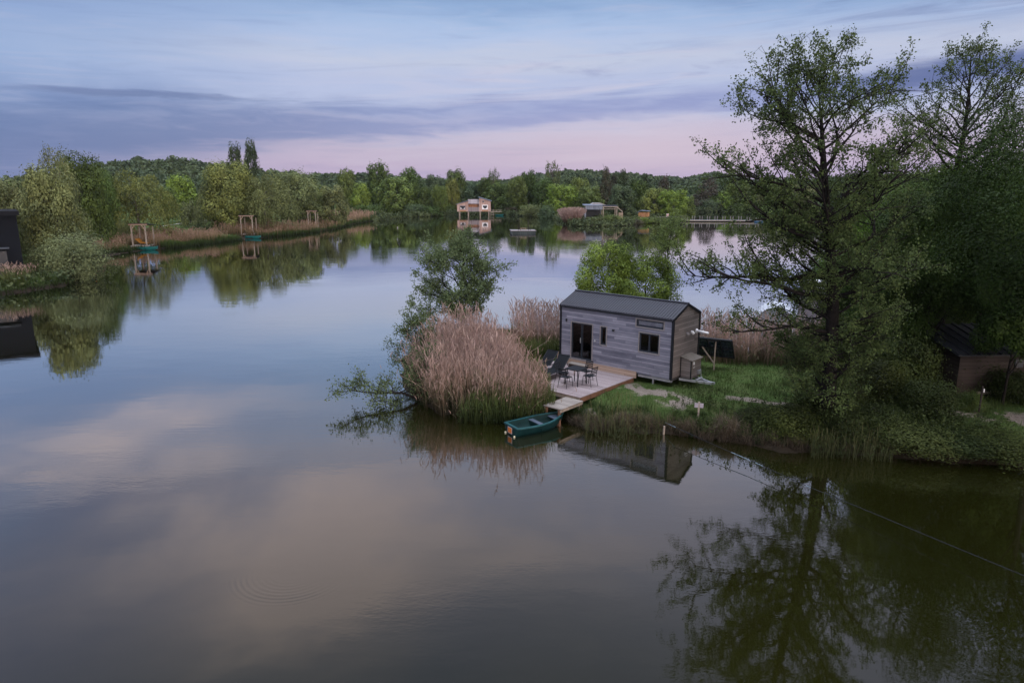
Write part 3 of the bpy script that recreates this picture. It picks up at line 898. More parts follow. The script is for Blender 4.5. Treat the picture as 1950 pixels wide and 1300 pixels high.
rg = np.random.RandomState(11)
ax, ay = 12.0, 24.9
H = 12.35
tr = [(0, 0, -0.2), (0.02, 0, 1.0), (-0.02, 0.05, 2.8), (-0.15, 0.0, 4.6), (-0.40, 0.05, 6.4), (-0.75, 0, 8.2), (-1.02, 0.05, 10.0), (-1.15, 0.1, 11.0), (-1.3, 0.1, 11.8), (-1.4, 0.1, H)]
td = [0.36, 0.29, 0.25, 0.22, 0.18, 0.14, 0.10, 0.065, 0.03, 0.012]
lm = spiral_limbs(rg, 34, 0.33, 0.95, ([.33, .45, .58, .72, .86, .95], [3.4, 3.5, 3.3, 3.0, 2.1, 1.0]), ([.3, .5, .7, .9], [4, 22, 38, 58]))
lm += [(0.40, -88, 14, 5.2), (0.35, -104, 8, 4.9), (0.27, -84, 2, 3.8), (0.30, -60, 14, 3.9), (0.46, -110, 18, 4.0), (0.50, -92, 24, 4.2), (0.56, -80, 16, 4.2), (0.62, -95, 22, 3.9), (0.70, -85, 28, 3.4), (0.44, -60, 20, 3.6), (0.45, 92, 48, 4.2), (0.52, 80, 55, 3.6), (0.62, 95, 52, 3.0), (0.36, 85, 30, 4.0)]
lm += [(t, i * 101.0, rg.uniform(-5, 30), rg.uniform(1.0, 2.4)) for i, t in enumerate(np.linspace(0.06, 0.50, 46))]
near_tree('alder_tree', ax, ay, 'tallest alder with a straight dark trunk on the bank right of the tiny house', tr, td, lm, 21, M_ALDER, twigs=5, subs=10, leaves=26, lsize=0.043, spread=0.16, lift=0.045, bare=0.3)

bx, by = 21.4, 33.5
trb = [(0, 0, -0.2), (0.0, 0.1, 3), (-0.15, 0, 6), (-0.2, 0.1, 9), (-0.1, 0, 11.2), (-0.15, 0, 13.2), (-0.3, 0, 14.8)]
lmb = spiral_limbs(rg, 26, 0.48, 0.95, ([.45, .6, .75, .9], [3.4, 3.0, 2.3, 1.1]), ([.45, .7, .9], [18, 40, 58]))
lmb += [(0.62, -90, 38, 3.4), (0.70, 90, 46, 3.6), (0.66, 70, 40, 3.6), (0.55, 85, 30, 5.2), (0.5, 95, 24, 5.8), (0.58, -85, 12, 3.6)]
near_tree('alder_tree', bx, by, 'second tall thin crowned alder farther back, right of the tallest one', trb, [0.26, 0.22, 0.19, 0.15, 0.10, 0.05, 0.015], lmb, 33, M_ALDER, twigs=4, subs=8, leaves=24, lsize=0.046, spread=0.17, lift=0.06, bare=0.3)

def big_tree(px, D, top, wpx, kind, tint, label, var, N=50000, leaf=0.05, group='trees crowding the right bank', zb=None):
    rng = np.random.RandomState(900 + int(px))
    x = xat(px, D); z = hz(x, D) if zb is None else zb
    h = zat(px, top, D) - z; w = wpx / 1300 * D
    root = empty(KINDNAME[kind], (x, D, z), 0, label, 'tree', group)
    tm = far_trunk(rng, kind); V = np.empty(len(tm.vertices) * 3, np.float32); tm.vertices.foreach_get('co', V)
    V = V.reshape(-1, 3) * np.array([w * .8, w * .8, h]); tm.vertices.foreach_set('co', V.ravel().astype(np.float32))
    link('trunk', tm, M_BARK, root, True)
    c = link('crown', crown(rng, kind, N, 46, leaf, (w, w, h)), M_LEAF, root)
    g = TINT[tint]; j = rng.uniform(.9, 1.1) * ((0.40 if px > 1780 else 0.62) if 'right' in group else 0.95); c.color = (g[0] * j * (0.8 if 'right' in group else 1), g[1] * j, g[2] * j * (0.8 if 'right' in group else 1), 1)  # thicket shade put into leaf colour: right bank crowns dimmed, most towards the edge

# trees that mass together on the right: (px, D, top, width px, kind, tint, label, var)
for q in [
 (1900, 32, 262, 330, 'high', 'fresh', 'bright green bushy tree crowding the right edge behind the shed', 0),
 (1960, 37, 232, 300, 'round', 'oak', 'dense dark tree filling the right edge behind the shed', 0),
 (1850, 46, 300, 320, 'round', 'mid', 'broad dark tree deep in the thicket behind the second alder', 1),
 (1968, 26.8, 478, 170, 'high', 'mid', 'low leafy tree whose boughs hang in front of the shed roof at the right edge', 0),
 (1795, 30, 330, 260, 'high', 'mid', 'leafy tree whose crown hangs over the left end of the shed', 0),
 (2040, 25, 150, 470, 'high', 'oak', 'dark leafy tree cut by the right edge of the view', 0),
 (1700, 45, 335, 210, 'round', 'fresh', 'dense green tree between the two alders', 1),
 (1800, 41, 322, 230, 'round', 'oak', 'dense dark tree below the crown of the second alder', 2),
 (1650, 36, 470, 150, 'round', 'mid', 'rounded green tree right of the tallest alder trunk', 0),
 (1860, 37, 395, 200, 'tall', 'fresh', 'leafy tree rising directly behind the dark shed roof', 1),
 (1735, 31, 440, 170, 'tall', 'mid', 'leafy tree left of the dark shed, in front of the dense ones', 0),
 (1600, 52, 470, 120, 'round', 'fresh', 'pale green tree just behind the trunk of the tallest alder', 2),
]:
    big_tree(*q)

# bushes on the peninsula (px, py of the foot, width m, height m, tint, label)
for v in range(3):
    rng = np.random.RandomState(70 + v)
    cm = crown(rng, 'dome', 13000, 44, 0.016); tm = far_trunk(rng, 'dome')
    cm.materials.append(M_LEAF); tm.materials.append(M_BARK)
    PROTO[('dome', 10 + v, True)] = (cm, tm)
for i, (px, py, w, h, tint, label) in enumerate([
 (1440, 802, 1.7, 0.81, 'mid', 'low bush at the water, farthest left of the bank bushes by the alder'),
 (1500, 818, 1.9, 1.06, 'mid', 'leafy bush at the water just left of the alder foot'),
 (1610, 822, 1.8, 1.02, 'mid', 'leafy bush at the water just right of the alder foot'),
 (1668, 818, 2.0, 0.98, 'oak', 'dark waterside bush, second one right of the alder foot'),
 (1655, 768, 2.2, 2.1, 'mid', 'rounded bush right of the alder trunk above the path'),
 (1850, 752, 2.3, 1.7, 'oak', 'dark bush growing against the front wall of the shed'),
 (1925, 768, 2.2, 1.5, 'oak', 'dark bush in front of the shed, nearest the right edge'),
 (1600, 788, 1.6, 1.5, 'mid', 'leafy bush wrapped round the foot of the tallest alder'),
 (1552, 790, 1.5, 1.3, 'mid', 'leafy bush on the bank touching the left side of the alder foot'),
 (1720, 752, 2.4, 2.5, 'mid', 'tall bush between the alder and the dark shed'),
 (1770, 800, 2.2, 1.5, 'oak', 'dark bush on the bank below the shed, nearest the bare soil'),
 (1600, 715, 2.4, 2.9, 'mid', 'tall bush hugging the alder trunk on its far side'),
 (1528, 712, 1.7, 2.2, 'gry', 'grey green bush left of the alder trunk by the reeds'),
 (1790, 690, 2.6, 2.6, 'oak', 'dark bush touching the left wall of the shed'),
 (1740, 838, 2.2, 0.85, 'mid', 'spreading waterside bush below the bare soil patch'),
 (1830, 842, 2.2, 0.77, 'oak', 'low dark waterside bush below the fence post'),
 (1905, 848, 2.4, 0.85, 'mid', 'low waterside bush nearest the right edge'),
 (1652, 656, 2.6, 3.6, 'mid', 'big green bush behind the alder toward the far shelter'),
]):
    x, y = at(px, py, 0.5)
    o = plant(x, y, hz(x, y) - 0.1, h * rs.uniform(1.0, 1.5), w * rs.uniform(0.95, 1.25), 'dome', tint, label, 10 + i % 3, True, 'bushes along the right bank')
    for q_ in o.children: q_.color = [k_ * 0.38 for k_ in q_.color[:3]] + [1]  # foliage tint cut down: shade of an overhanging canopy put into the colour

# willow behind the reeds, with several stems
rg = np.random.RandomState(3)
lw = spiral_limbs(rg, 34, 0.06, 0.92, ([.05, .3, .6, .9], [3.3, 3.2, 2.5, 1.3]), ([.05, .4, .9], [22, 34, 60]))
near_tree('willow_tree', -3.1, 41.2, 'grey green willow standing behind the pink reed bed left of the tiny house', [(0, 0, -0.2), (0.1, 0, 1.2), (0.0, 0, 2.6), (0.1, 0, 4.0), (0.25, 0, 5.4)], [0.13, 0.10, 0.08, 0.05, 0.015], lw, 41,
          leaf_mat('leaf_willow', (0.070, 0.105, 0.048), (0.145, 0.195, 0.090), 0.3, False, 0.9), twigs=5, subs=10, leaves=24, lsize=0.055, spread=0.2, lift=0.05, bare=0.1)
M_WET = leaf_mat('leaf_sallow', (0.042, 0.064, 0.031), (0.115, 0.155, 0.065), 0.3, False, 1.2)
lf = spiral_limbs(rg, 16, 0.2, 0.98, ([0, 1], [1.2, 0.9]), ([0, 1], [22, 12]), 60)
near_tree('fallen_willow', -4.1, 29.4, 'fallen leafy willow boughs trailing over the water left of the pink reeds', [(0, 0, 0.1), (-0.8, -0.1, 0.45), (-1.7, -0.35, 0.55), (-2.4, -0.5, 0.6), (-3.0, -0.7, 0.8)], [0.07, 0.055, 0.045, 0.03, 0.01], lf, 43, M_WET, twigs=5, subs=12, leaves=11, lsize=0.046, spread=0.22, lift=0.0, droop=0.01, bare=0.2)
lf = spiral_limbs(rg, 18, 0.1, 0.95, ([0, 1], [1.7, 0.8]), ([0, 1], [20, 60]), 40)
near_tree('sallow_bush', -4.5, 32.6, 'dark sallow bush at the left tip of the peninsula beside the pink reeds', [(0, 0, -0.1), (-0.1, 0, 0.7), (-0.15, 0, 1.5), (-0.25, 0, 2.3)], [0.06, 0.05, 0.035, 0.01], lf, 44, M_WET, 'bush', ('stems', 'foliage'), twigs=5, subs=11, leaves=22, lsize=0.042, spread=0.22, lift=0.03)
lf = spiral_limbs(rg, 16, 0.1, 0.95, ([0, 1], [1.3, 0.7]), ([0, 1], [12, 60]), 40)
near_tree('sallow_bush', -3.6, 29.9, 'low dark sallow bush at the water where the fallen boughs begin', [(0, 0, -0.1), (-0.1, 0, 0.4), (-0.2, 0, 0.9), (-0.35, 0, 1.4)], [0.05, 0.04, 0.03, 0.01], lf, 45, M_WET, 'bush', ('stems', 'foliage'), twigs=5, subs=11, leaves=18, lsize=0.042, spread=0.22, lift=0.02)
for q in [(1160, 45.5, 440, 128, 'mop', 'fresh', 'bright green willow behind the left half of the tiny house', 1), (1236, 46.5, 466, 138, 'mop', 'fresh', 'broad green willow behind the right half of the tiny house', 2)]:
    big_tree(*q, 30000, 0.055, 'willows behind the tiny house', 0.3)
near_tree('willow_tree', *( 10.6, 46.2), 'slender young willow whose tip rises above the green willows behind the house', [(0, 0, -0.2), (0, 0, 2.5), (-0.1, 0, 5.0), (0.2, 0, 7.0)], [0.09, 0.07, 0.045, 0.01],
          spiral_limbs(rg, 14, 0.5, 0.95, ([0, 1], [1.8, 0.8]), ([0, 1], [30, 60])), 47, leaf_mat('leaf_young', (0.09, 0.13, 0.04), (0.16, 0.21, 0.07), 0.3, False, 0.9), twigs=4, subs=8, leaves=12, lsize=0.06, spread=0.25)

# ------------------------------------------------------------------ reeds
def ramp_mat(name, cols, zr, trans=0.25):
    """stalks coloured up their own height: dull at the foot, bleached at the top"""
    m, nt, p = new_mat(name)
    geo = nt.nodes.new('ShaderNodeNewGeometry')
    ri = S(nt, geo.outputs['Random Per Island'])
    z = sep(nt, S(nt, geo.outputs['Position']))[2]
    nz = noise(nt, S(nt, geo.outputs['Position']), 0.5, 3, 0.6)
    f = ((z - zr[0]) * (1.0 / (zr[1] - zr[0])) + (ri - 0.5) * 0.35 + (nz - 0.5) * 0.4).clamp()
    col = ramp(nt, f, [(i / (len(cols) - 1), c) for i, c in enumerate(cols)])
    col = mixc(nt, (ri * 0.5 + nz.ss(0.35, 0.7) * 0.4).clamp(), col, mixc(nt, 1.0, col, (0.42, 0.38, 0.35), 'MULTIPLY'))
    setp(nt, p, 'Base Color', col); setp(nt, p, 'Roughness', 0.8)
    p.inputs['Specular IOR Level'].default_value = 0.15
    tr = nt.nodes.new('ShaderNodeBsdfTranslucent'); nt.links.new(col.k, tr.inputs['Color'])
    mx = nt.nodes.new('ShaderNodeMixShader'); mx.inputs[0].default_value = trans
    nt.links.new(p.outputs[0], mx.inputs[1]); nt.links.new(tr.outputs[0], mx.inputs[2])
    nt.links.new(mx.outputs[0], nt.nodes['Material Output'].inputs['Surface'])
    return m

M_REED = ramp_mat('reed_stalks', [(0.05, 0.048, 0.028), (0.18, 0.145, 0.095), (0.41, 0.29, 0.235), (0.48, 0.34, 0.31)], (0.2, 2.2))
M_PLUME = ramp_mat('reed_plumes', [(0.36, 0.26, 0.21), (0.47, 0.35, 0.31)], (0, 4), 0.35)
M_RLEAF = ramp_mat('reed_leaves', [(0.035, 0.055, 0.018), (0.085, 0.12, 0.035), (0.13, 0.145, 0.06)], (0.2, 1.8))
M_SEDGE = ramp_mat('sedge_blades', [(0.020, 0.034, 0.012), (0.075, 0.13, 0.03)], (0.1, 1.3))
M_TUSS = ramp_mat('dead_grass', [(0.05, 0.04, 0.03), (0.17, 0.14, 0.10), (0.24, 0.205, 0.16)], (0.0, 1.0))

M_YREED = ramp_mat('young_reed_stalks', [(0.06, 0.07, 0.03), (0.17, 0.18, 0.085), (0.28, 0.25, 0.15)], (0.4, 1.7))

def reeds(name, P, h, rng, w=0.011, lean=None, plume=1.0, green=0.25, leaves=3, mats=None, bend=0.18):
    """P (n,3) feet; h (n,) heights"""
    n = len(P)
    parts = []
    a = rng.uniform(0, 6.28, n); side = np.stack([np.cos(a), np.sin(a), np.zeros(n)], 1)
    ln = np.zeros((n, 2)) if lean is None else lean
    ln = ln + rng.normal(size=(n, 2)) * bend * 0.5
    t = np.array([0, 0.35, 0.7, 1.0])
    C = P[:, None, :] + np.stack([ln[:, 0:1] * t ** 1.7, ln[:, 1:2] * t ** 1.7, np.ones((n, 1)) * t * (1 - 0.25 * (np.linalg.norm(ln, axis=1)[:, None]) ** 2)], -1) * h[:, None, None]
    Wd = w * np.array([1, .9, .7, .45])[None, :] * rng.uniform(0.7, 1.3, (n, 1))
    def rib(C, Wd, sd, mi):
        me_n, k, _ = C.shape
        L = C - sd[:, None, :] * Wd[..., None]; Rr = C + sd[:, None, :] * Wd[..., None]
        V = np.stack([L, Rr], 2).reshape(-1, 3)
        base = (np.arange(me_n) * k * 2)[:, None] + (np.arange(k - 1) * 2)[None, :]
        F = np.stack([base, base + 1, base + 3, base + 2], -1).reshape(-1, 4)
        parts.append((V, F, mi))
    rib(C, Wd, side, 0)
    if plume > 0:
        s = rng.uniform(size=n) < plume
        top = C[s, 3]; m_ = s.sum()
        b = rng.uniform(0, 6.28, m_); dr = np.stack([np.cos(b), np.sin(b), np.zeros(m_)], 1)
        for kk in range(2):
            ang = b + kk * 1.4
            sd = np.stack([np.cos(ang + 1.57), np.sin(ang + 1.57), np.zeros(m_)], 1)
            tt = np.array([-0.05, 0.12, 0.24, 0.33])
            sc = (h[s] / 2.2 * rng.uniform(0.6, 1.3, m_))[:, None]
            CC = top[:, None, :] + np.stack([dr[:, 0:1] * (tt ** 2 * 1.6)[None] * sc, dr[:, 1:2] * (tt ** 2 * 1.6)[None] * sc, np.ones((m_, 1)) * (tt * 0.8)[None] * sc], -1)
            rib(CC, w * np.array([0.5, 1.7, 1.2, 0.2])[None, :] * rng.uniform(0.7, 1.2, (m_, 1)), sd, 1)
    for j in range(leaves):
        t0 = rng.uniform(0.12, 0.75, n)
        base = C[:, 0] + (C[:, 3] - C[:, 0]) * t0[:, None]
        b = rng.uniform(0, 6.28, n); dr = np.stack([np.cos(b), np.sin(b)], 1)
        l = h * rng.uniform(0.14, 0.30, n); tt = np.array([0, 0.4, 0.75, 1.0])
        CC = base[:, None, :] + np.stack([dr[:, 0:1] * tt * 0.75, dr[:, 1:2] * tt * 0.75, np.ones((n, 1)) * (tt * 0.9 - tt ** 2 * 0.6)], -1) * l[:, None, None]
        sd = np.stack([-dr[:, 1], dr[:, 0], np.zeros(n)], 1)
        gmask = rng.uniform(size=n) < green
        for sel, mi in ((gmask, 2), (~gmask, 0)):
            if sel.sum(): rib(CC[sel], w * np.array([0.9, 1.0, 0.6, 0.1])[None, :] * np.ones((sel.sum(), 1)), sd[sel], mi)
    V, F, mi = join_np(parts)
    return link(name, np_mesh(name, V, F, mi), mats or [M_REED, M_PLUME, M_RLEAF])

def in_poly(poly, n, rng):
    P = np.array(poly); lo, hi = P.min(0), P.max(0); out = []
    while sum(map(len, out)) < n:
        q = rng.uniform(lo, hi, (n * 2, 2)); ins = np.zeros(len(q), bool)
        for a, b in zip(P, np.roll(P, -1, axis=0)):
            c = ((a[1] > q[:, 1]) != (b[1] > q[:, 1])) & (q[:, 0] < (b[0] - a[0]) * (q[:, 1] - a[1]) / (b[1] - a[1] + 1e-12) + a[0])
            ins ^= c
        out.append(q[ins])
    return np.concatenate(out)[:n]

def feet(q): return np.concatenate([q, np.maximum(height(q[:, 0], q[:, 1]), -0.25)[:, None] - 0.03], 1)

rng = np.random.RandomState(101)
main = [at(*p, 0.2) for p in [(790, 745), (806, 768), (850, 788), (930, 793), (1000, 795), (1036, 788), (1030, 765), (1006, 740), (984, 714), (975, 692), (900, 676), (835, 690), (802, 712)]]
q = in_poly(main, 6800, rng); q = q[rng.uniform(size=len(q)) < sst(0.22, 0.5, vnoise(q[:, 0], q[:, 1], 0.55, 15)) * 0.85 + 0.12]; P = feet(q)
cx, cy = P[:, 0].mean(), P[:, 1].mean()
east = sst(0.2, 1.7, q[:, 0] + 0.25 * (q[:, 1] - 28))
h = (1.98 - 0.86 * east) * rng.uniform(0.62, 1.12, len(q)) * (0.78 + 0.42 * vnoise(q[:, 0], q[:, 1], 0.7, 4))
h *= np.where(rng.uniform(size=len(q)) < 0.05, rng.uniform(1.05, 1.28, len(q)), 1.0)
edge = np.stack([(P[:, 0] - cx) * 0.075 - 0.03, (P[:, 1] - cy) * 0.03], 1) + rng.normal(size=(len(q), 2)) * np.where(rng.uniform(size=len(q)) < 0.12, 0.38, 0.04)[:, None]
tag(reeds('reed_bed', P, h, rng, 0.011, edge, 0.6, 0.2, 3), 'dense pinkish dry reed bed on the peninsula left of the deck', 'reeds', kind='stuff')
q = in_poly([at(*p, 0.3) for p in [(870, 792), (1000, 796), (1056, 790), (1046, 762), (1020, 735), (985, 745)]], 1900, rng); P = feet(q)
tag(reeds('young_reeds', P, rng.uniform(0.6, 1.55, len(q)), rng, 0.012, None, 0.05, 1.0, 5, [M_RLEAF, M_PLUME, M_RLEAF]), 'fresh green reed shoots at the foot of the dry reeds by the boat', 'reeds', kind='stuff')
q = in_poly([at(*p, 0.3) for p in [(990, 690), (1075, 688), (1072, 668), (1000, 664), (970, 672)]], 700, rng); P = feet(q)
tag(reeds('reed_bed', P, rng.uniform(1.5, 2.6, len(q)), rng, 0.012, None, 0.7, 0.3, 3), 'thin tan reeds at the water behind the left end of the house', 'reeds', kind='stuff')
q = in_poly([at(*p, 0.3) for p in [(985, 700), (1070, 692), (1070, 680), (985, 682)]], 900, rng); P = feet(q)
tag(reeds('young_reeds', P, rng.uniform(0.5, 1.2, len(q)), rng, 0.012, None, 0.0, 1.0, 5, [M_RLEAF, M_PLUME, M_RLEAF]), 'green reed shoots behind the sun loungers', 'reeds', kind='stuff')
q = in_poly([(9.9, 33.9), (12.2, 33.2), (15.4, 33.0), (16.0, 34.6), (13.5, 35.4), (11.4, 37.0), (9.6, 36.6)], 1300, rng); P = feet(q)
tag(reeds('reed_bed', P, rng.uniform(1.3, 2.35, len(q)), rng, 0.012, None, 0.6, 0.4, 3), 'tan reeds behind the solar panel right of the house', 'reeds', kind='stuff')
q = in_poly([at(*p, 0.4) for p in [(1112, 815), (1180, 824), (1262, 822), (1255, 800), (1190, 785), (1120, 795)]], 260, rng); P = feet(q)
tag(reeds('young_reeds', P, rng.uniform(0.45, 1.15, len(q)), rng, 0.009, None, 0.0, 0.6, 3, [M_YREED, M_PLUME, M_RLEAF]), 'scattered green reed stalks on the bank in front of the deck', 'reeds', kind='stuff')
q = in_poly([at(*p, 0.3) for p in [(1545, 858), (1610, 860), (1700, 866), (1700, 848), (1610, 840), (1540, 844)]], 300, rng); P = feet(q)
tag(reeds('reed_bed', P, rng.uniform(0.4, 1.1, len(q)), rng, 0.009, None, 0.0, 0.8, 4, [M_YREED, M_PLUME, M_RLEAF]), 'dull reed stalks at the water under the alder', 'reeds', kind='stuff')

def tussocks(name, pts, label, mats, n_each=70, hh=(0.35, 0.7), w=0.006, droop=1.0):
    C, Wd, sd = [], [], []
    for (x, y) in pts:
        z = hz(x, y) - 0.03
        k = rng.randint(int(n_each * 0.6), int(n_each * 1.4))
        a = rng.uniform(0, 6.28, k); l = rng.uniform(*hh, k); out = rng.uniform(0.2, 0.9, k) * droop
        t = np.array([0, .35, .7, 1.0])
        r = out[:, None] * t[None] ** 1.3; up = (t[None] - 0.75 * out[:, None] * t[None] ** 2.4)
        base = np.array([x, y, z]) + np.concatenate([rng.normal(size=(k, 2)) * 0.09, np.zeros((k, 1))], 1)
        C.append(base[:, None, :] + np.stack([np.cos(a)[:, None] * r, np.sin(a)[:, None] * r, up], -1) * l[:, None, None])
        Wd.append(w * np.array([1, .9, .6, .15])[None] * np.ones((k, 1))); sd.append(np.stack([-np.sin(a), np.cos(a), 0 * a], 1))
    tag(link(name, ribbons(name, np.concatenate(C), np.concatenate(Wd), np.concatenate(sd)), mats), label, 'grass', kind='stuff')

def shore_pts(pix, n, inland=(0.05, 0.5)):
    out = []
    P = [np.array(at(*p)) for p in pix]
    seg = np.array([np.linalg.norm(b - a) for a, b in zip(P[:-1], P[1:])]); cs = np.concatenate([[0], np.cumsum(seg)])
    for i in range(n):
        s = rng.uniform(0, cs[-1]); k = min(np.searchsorted(cs, s, side='right') - 1, len(seg) - 1)
        d = (P[k + 1] - P[k]) / (seg[k] + 1e-9); nn = np.array([-d[1], d[0]])
        if nn[1] < 0: nn = -nn
        out.append(tuple(P[k] + d * (s - cs[k]) + nn * rng.uniform(*inland)))
    return out
fr = front[7:]
tussocks('dead_grass', shore_pts(front[6:12], 95, (-0.05, 0.45)), 'pale dead grass tussocks hanging over the water below the lawn', M_TUSS, 60, (0.3, 0.65))
tussocks('dead_grass', shore_pts(front[11:], 70, (-0.05, 0.4)), 'dull dead grass along the dark bank under the alder', M_TUSS, 50, (0.25, 0.6))
tussocks('bank_sedge', shore_pts(front[5:], 240, (0.1, 1.5)), 'dark green sedge tufts along the front bank', M_SEDGE, 55, (0.2, 0.5), 0.007)
tussocks('bank_sedge', shore_pts(front[2:7], 60, (0.0, 0.5)), 'dark sedge roots at the waterline under the pink reeds', M_SEDGE, 60, (0.25, 0.6), 0.007)
c = front[11]
tussocks('dead_grass', [(at(1388, 836)[0] + rng.normal() * 0.25, at(1388, 832)[1] + rng.normal() * 0.2) for i in range(9)], 'large arching clump of bleached grass at the water left of the alder', M_TUSS, 90, (0.6, 0.95))

# weeds on the bank: thin stems with leaf clusters
def weeds():
    P, S2 = [], []
    pts = shore_pts(front[9:], 900, (0.15, 2.4))
    for (x, y) in pts:
        if math.hypot(x - 5.95, y - 25.2) < 0.8 or math.hypot(x - 7.4, y - 25.9) < 0.9: continue
        z = hz(x, y); hgt_ = rng.uniform(0.25, 0.95) * (0.6 + 0.8 * float(vnoise(x, y, 1.1, 12)))
        k = int(40 * hgt_) + 10; t = rng.uniform(0.1, 1, k)
        ln = rng.normal(size=2) * 0.25
        P.append(np.stack([x + ln[0] * hgt_ * t + rng.normal(size=k) * 0.06 * (1.3 - t), y + ln[1] * hgt_ * t + rng.normal(size=k) * 0.06 * (1.3 - t), z + hgt_ * t], 1))
    P = np.concatenate(P)
    return leaf_mesh('bank_weeds', P, np.full(len(P), 0.034), rng, np.array([[0, 0, 1.0]]), 0.12, 0.55)
tag(link('bank_weeds', weeds(), leaf_mat('weed_leaf', (0.018, 0.030, 0.011), (0.070, 0.098, 0.032), 0.3, False, 1.2)), 'tangled leafy weeds and nettles covering the dark front bank', 'weeds', kind='stuff')

# lawn
def lawn():
    n = 130000
    a = rng.uniform(np.radians(-11), np.radians(40), n); r = np.sqrt(rng.uniform(21.5 ** 2, 44 ** 2, n))
    x, y = r * np.sin(a), r * np.cos(a)
    d = sdf(x, y); b = bare_mask(x, y)
    uu = (x - HFL[0]) * HD[0] + (y - HFL[1]) * HD[1]; vv = -((x - HFL[0]) * HN[0] + (y - HFL[1]) * HN[1])
    ok = (d > 0.15) & (d < 14) & (rng.uniform(size=n) > b * 1.15)
    ok &= ~((uu > -0.7) & (uu < 4.35) & (vv > -0.1) & (vv < 4.3)) & ~((uu > 0) & (uu < 6.2) & (vv > -2.5) & (vv < 0.05))
    x, y, d = x[ok], y[ok], d[ok]
    z = height(x, y) - 0.015; k = len(x)
    hh = rng.uniform(0.05, 0.13, k) * (1 + 1.3 * (vnoise(x, y, 0.7, 9) > 0.6)) * (1 + 0.8 * sst(1.2, 0.2, d))
    an = rng.uniform(0, 6.28, k); ln = rng.uniform(0.1, 0.9, k)
    t = np.array([0, 0.55, 1.0])
    C = np.stack([x, y, z], 1)[:, None, :] + np.stack([np.cos(an)[:, None] * ln[:, None] * t ** 1.6, np.sin(an)[:, None] * ln[:, None] * t ** 1.6, np.ones((k, 1)) * t], -1) * hh[:, None, None]
    return ribbons('lawn_grass', C, 0.009 * np.array([1, .8, .1])[None] * np.ones((k, 1)), np.stack([-np.sin(an), np.cos(an), 0 * an], 1))
tag(link('lawn_grass', lawn(), leaf_mat('grass_blade', (0.029, 0.050, 0.014), (0.080, 0.120, 0.034), 0.25, False, 0.8)), 'short green grass of the lawn around the tiny house', 'grass', kind='stuff')

# far reed beds: photo pixels along the waterline, depth inland, height
def far_reeds(name, pix, depth, n, hh, label, mats=None, plume=0.8, green=0.15, wk=1.0, off=0.0):
    P = [np.array(at(*p)) for p in pix]
    q = []
    seg = np.array([np.linalg.norm(b - a) for a, b in zip(P[:-1], P[1:])])
    for a, b, s in zip(P[:-1], P[1:], seg):
        k = int(n * s / seg.sum()) + 1
        t = rng.uniform(0, 1, (k, 1)); d = (b - a) / s; nn = np.array([-d[1], d[0]])
        if nn @ a < 0: nn = -nn
        q.append(a + (b - a) * t + nn * (off + depth * rng.uniform(0, 1, (k, 1))))
    q = np.concatenate(q); D = np.hypot(q[:, 0], q[:, 1])
    P3 = feet(q)
    h = rng.uniform(*hh, len(q)) * (0.55 + 0.8 * vnoise(q[:, 0], q[:, 1], 3.0, 7))
    return tag(reeds(name, P3, h * 0.78, rng, 0.00030 * D.mean() * wk, None, plume * 0.6, green, 2, mats or [M_STRAW, M_STRAWP, M_RLEAF]), label, 'reeds', kind='stuff')
M_STRAW = ramp_mat('far_reed_straw', [(0.07, 0.06, 0.03), (0.25, 0.19, 0.11), (0.40, 0.29, 0.20)], (0.2, 2.2))
M_STRAWP = ramp_mat('far_reed_plumes', [(0.33, 0.22, 0.16), (0.42, 0.30, 0.24)], (0, 4), 0.35)
GM = [M_SEDGE, M_PLUME, M_SEDGE]
far_reeds('reed_bed', [(176, 492), (205, 484), (248, 479)], 7, 1300, (1.6, 2.6), 'pinkish reeds on the left bank before the nearest deck')
far_reeds('reed_bed', [(288, 474), (330, 470), (380, 465), (442, 459)], 11, 2600, (1.6, 2.7), 'long pinkish reed bank between the first and second decks')
far_reeds('reed_bed', [(498, 453), (540, 449), (585, 444), (612, 441)], 12, 2200, (1.7, 2.9), 'pinkish reed bank between the second and third decks')
far_reeds('reed_bed', [(612, 441), (640, 436), (650, 432)], 8, 500, (1.4, 2.2), 'sparse dark reeds left of the floating raft', None, 0.3)
far_reeds('reed_bed', [(645, 430), (680, 425), (719, 419)], 14, 1800, (2.2, 3.6), 'bright pink reed bank behind the floating raft')
far_reeds('sedge_fringe', [(186, 489), (215, 483), (250, 480)], 2.2, 700, (0.7, 1.5), 'green sedge at the water left of the nearest deck', GM, 0, 0.5)
far_reeds('sedge_fringe', [(318, 473), (345, 471), (388, 466)], 2.6, 900, (0.9, 1.6), 'bright green sedge on the water between two decks', GM, 0, 0.5)
far_reeds('sedge_fringe', [(392, 466), (430, 461), (466, 457)], 2.6, 900, (0.8, 1.5), 'green sedge right before the second deck', GM, 0, 0.5)
far_reeds('sedge_fringe', [(500, 453), (560, 448), (612, 442)], 2.2, 900, (0.9, 1.8), 'dark green sedge under the reed bank left of the raft', GM, 0, 0.5)
far_reeds('sedge_fringe', [(0, 561), (60, 553), (130, 542), (160, 520), (174, 497), (190, 489)], 2.0, 1500, (0.5, 1.3), 'dark sedge along the water below the dark cabin and willow bush', GM, 0, 0.5, 1.0, -0.3)
far_reeds('sedge_fringe', [(248, 480), (275, 476), (292, 474)], 1.2, 160, (0.5, 1.0), 'sparse sedge under the nearest fishing deck', GM, 0, 0.5)
far_reeds('sedge_fringe', [(606, 442), (640, 437), (674, 427)], 2.5, 500, (0.8, 1.5), 'dark sedge fringe beside the floating raft', GM, 0, 0.5)
far_reeds('sedge_fringe', [(672, 427), (716, 420)], 3, 400, (0.9, 1.8), 'green sedge below the bright pink reed bank', GM, 0, 0.5)
x, y = at(1090, 427)
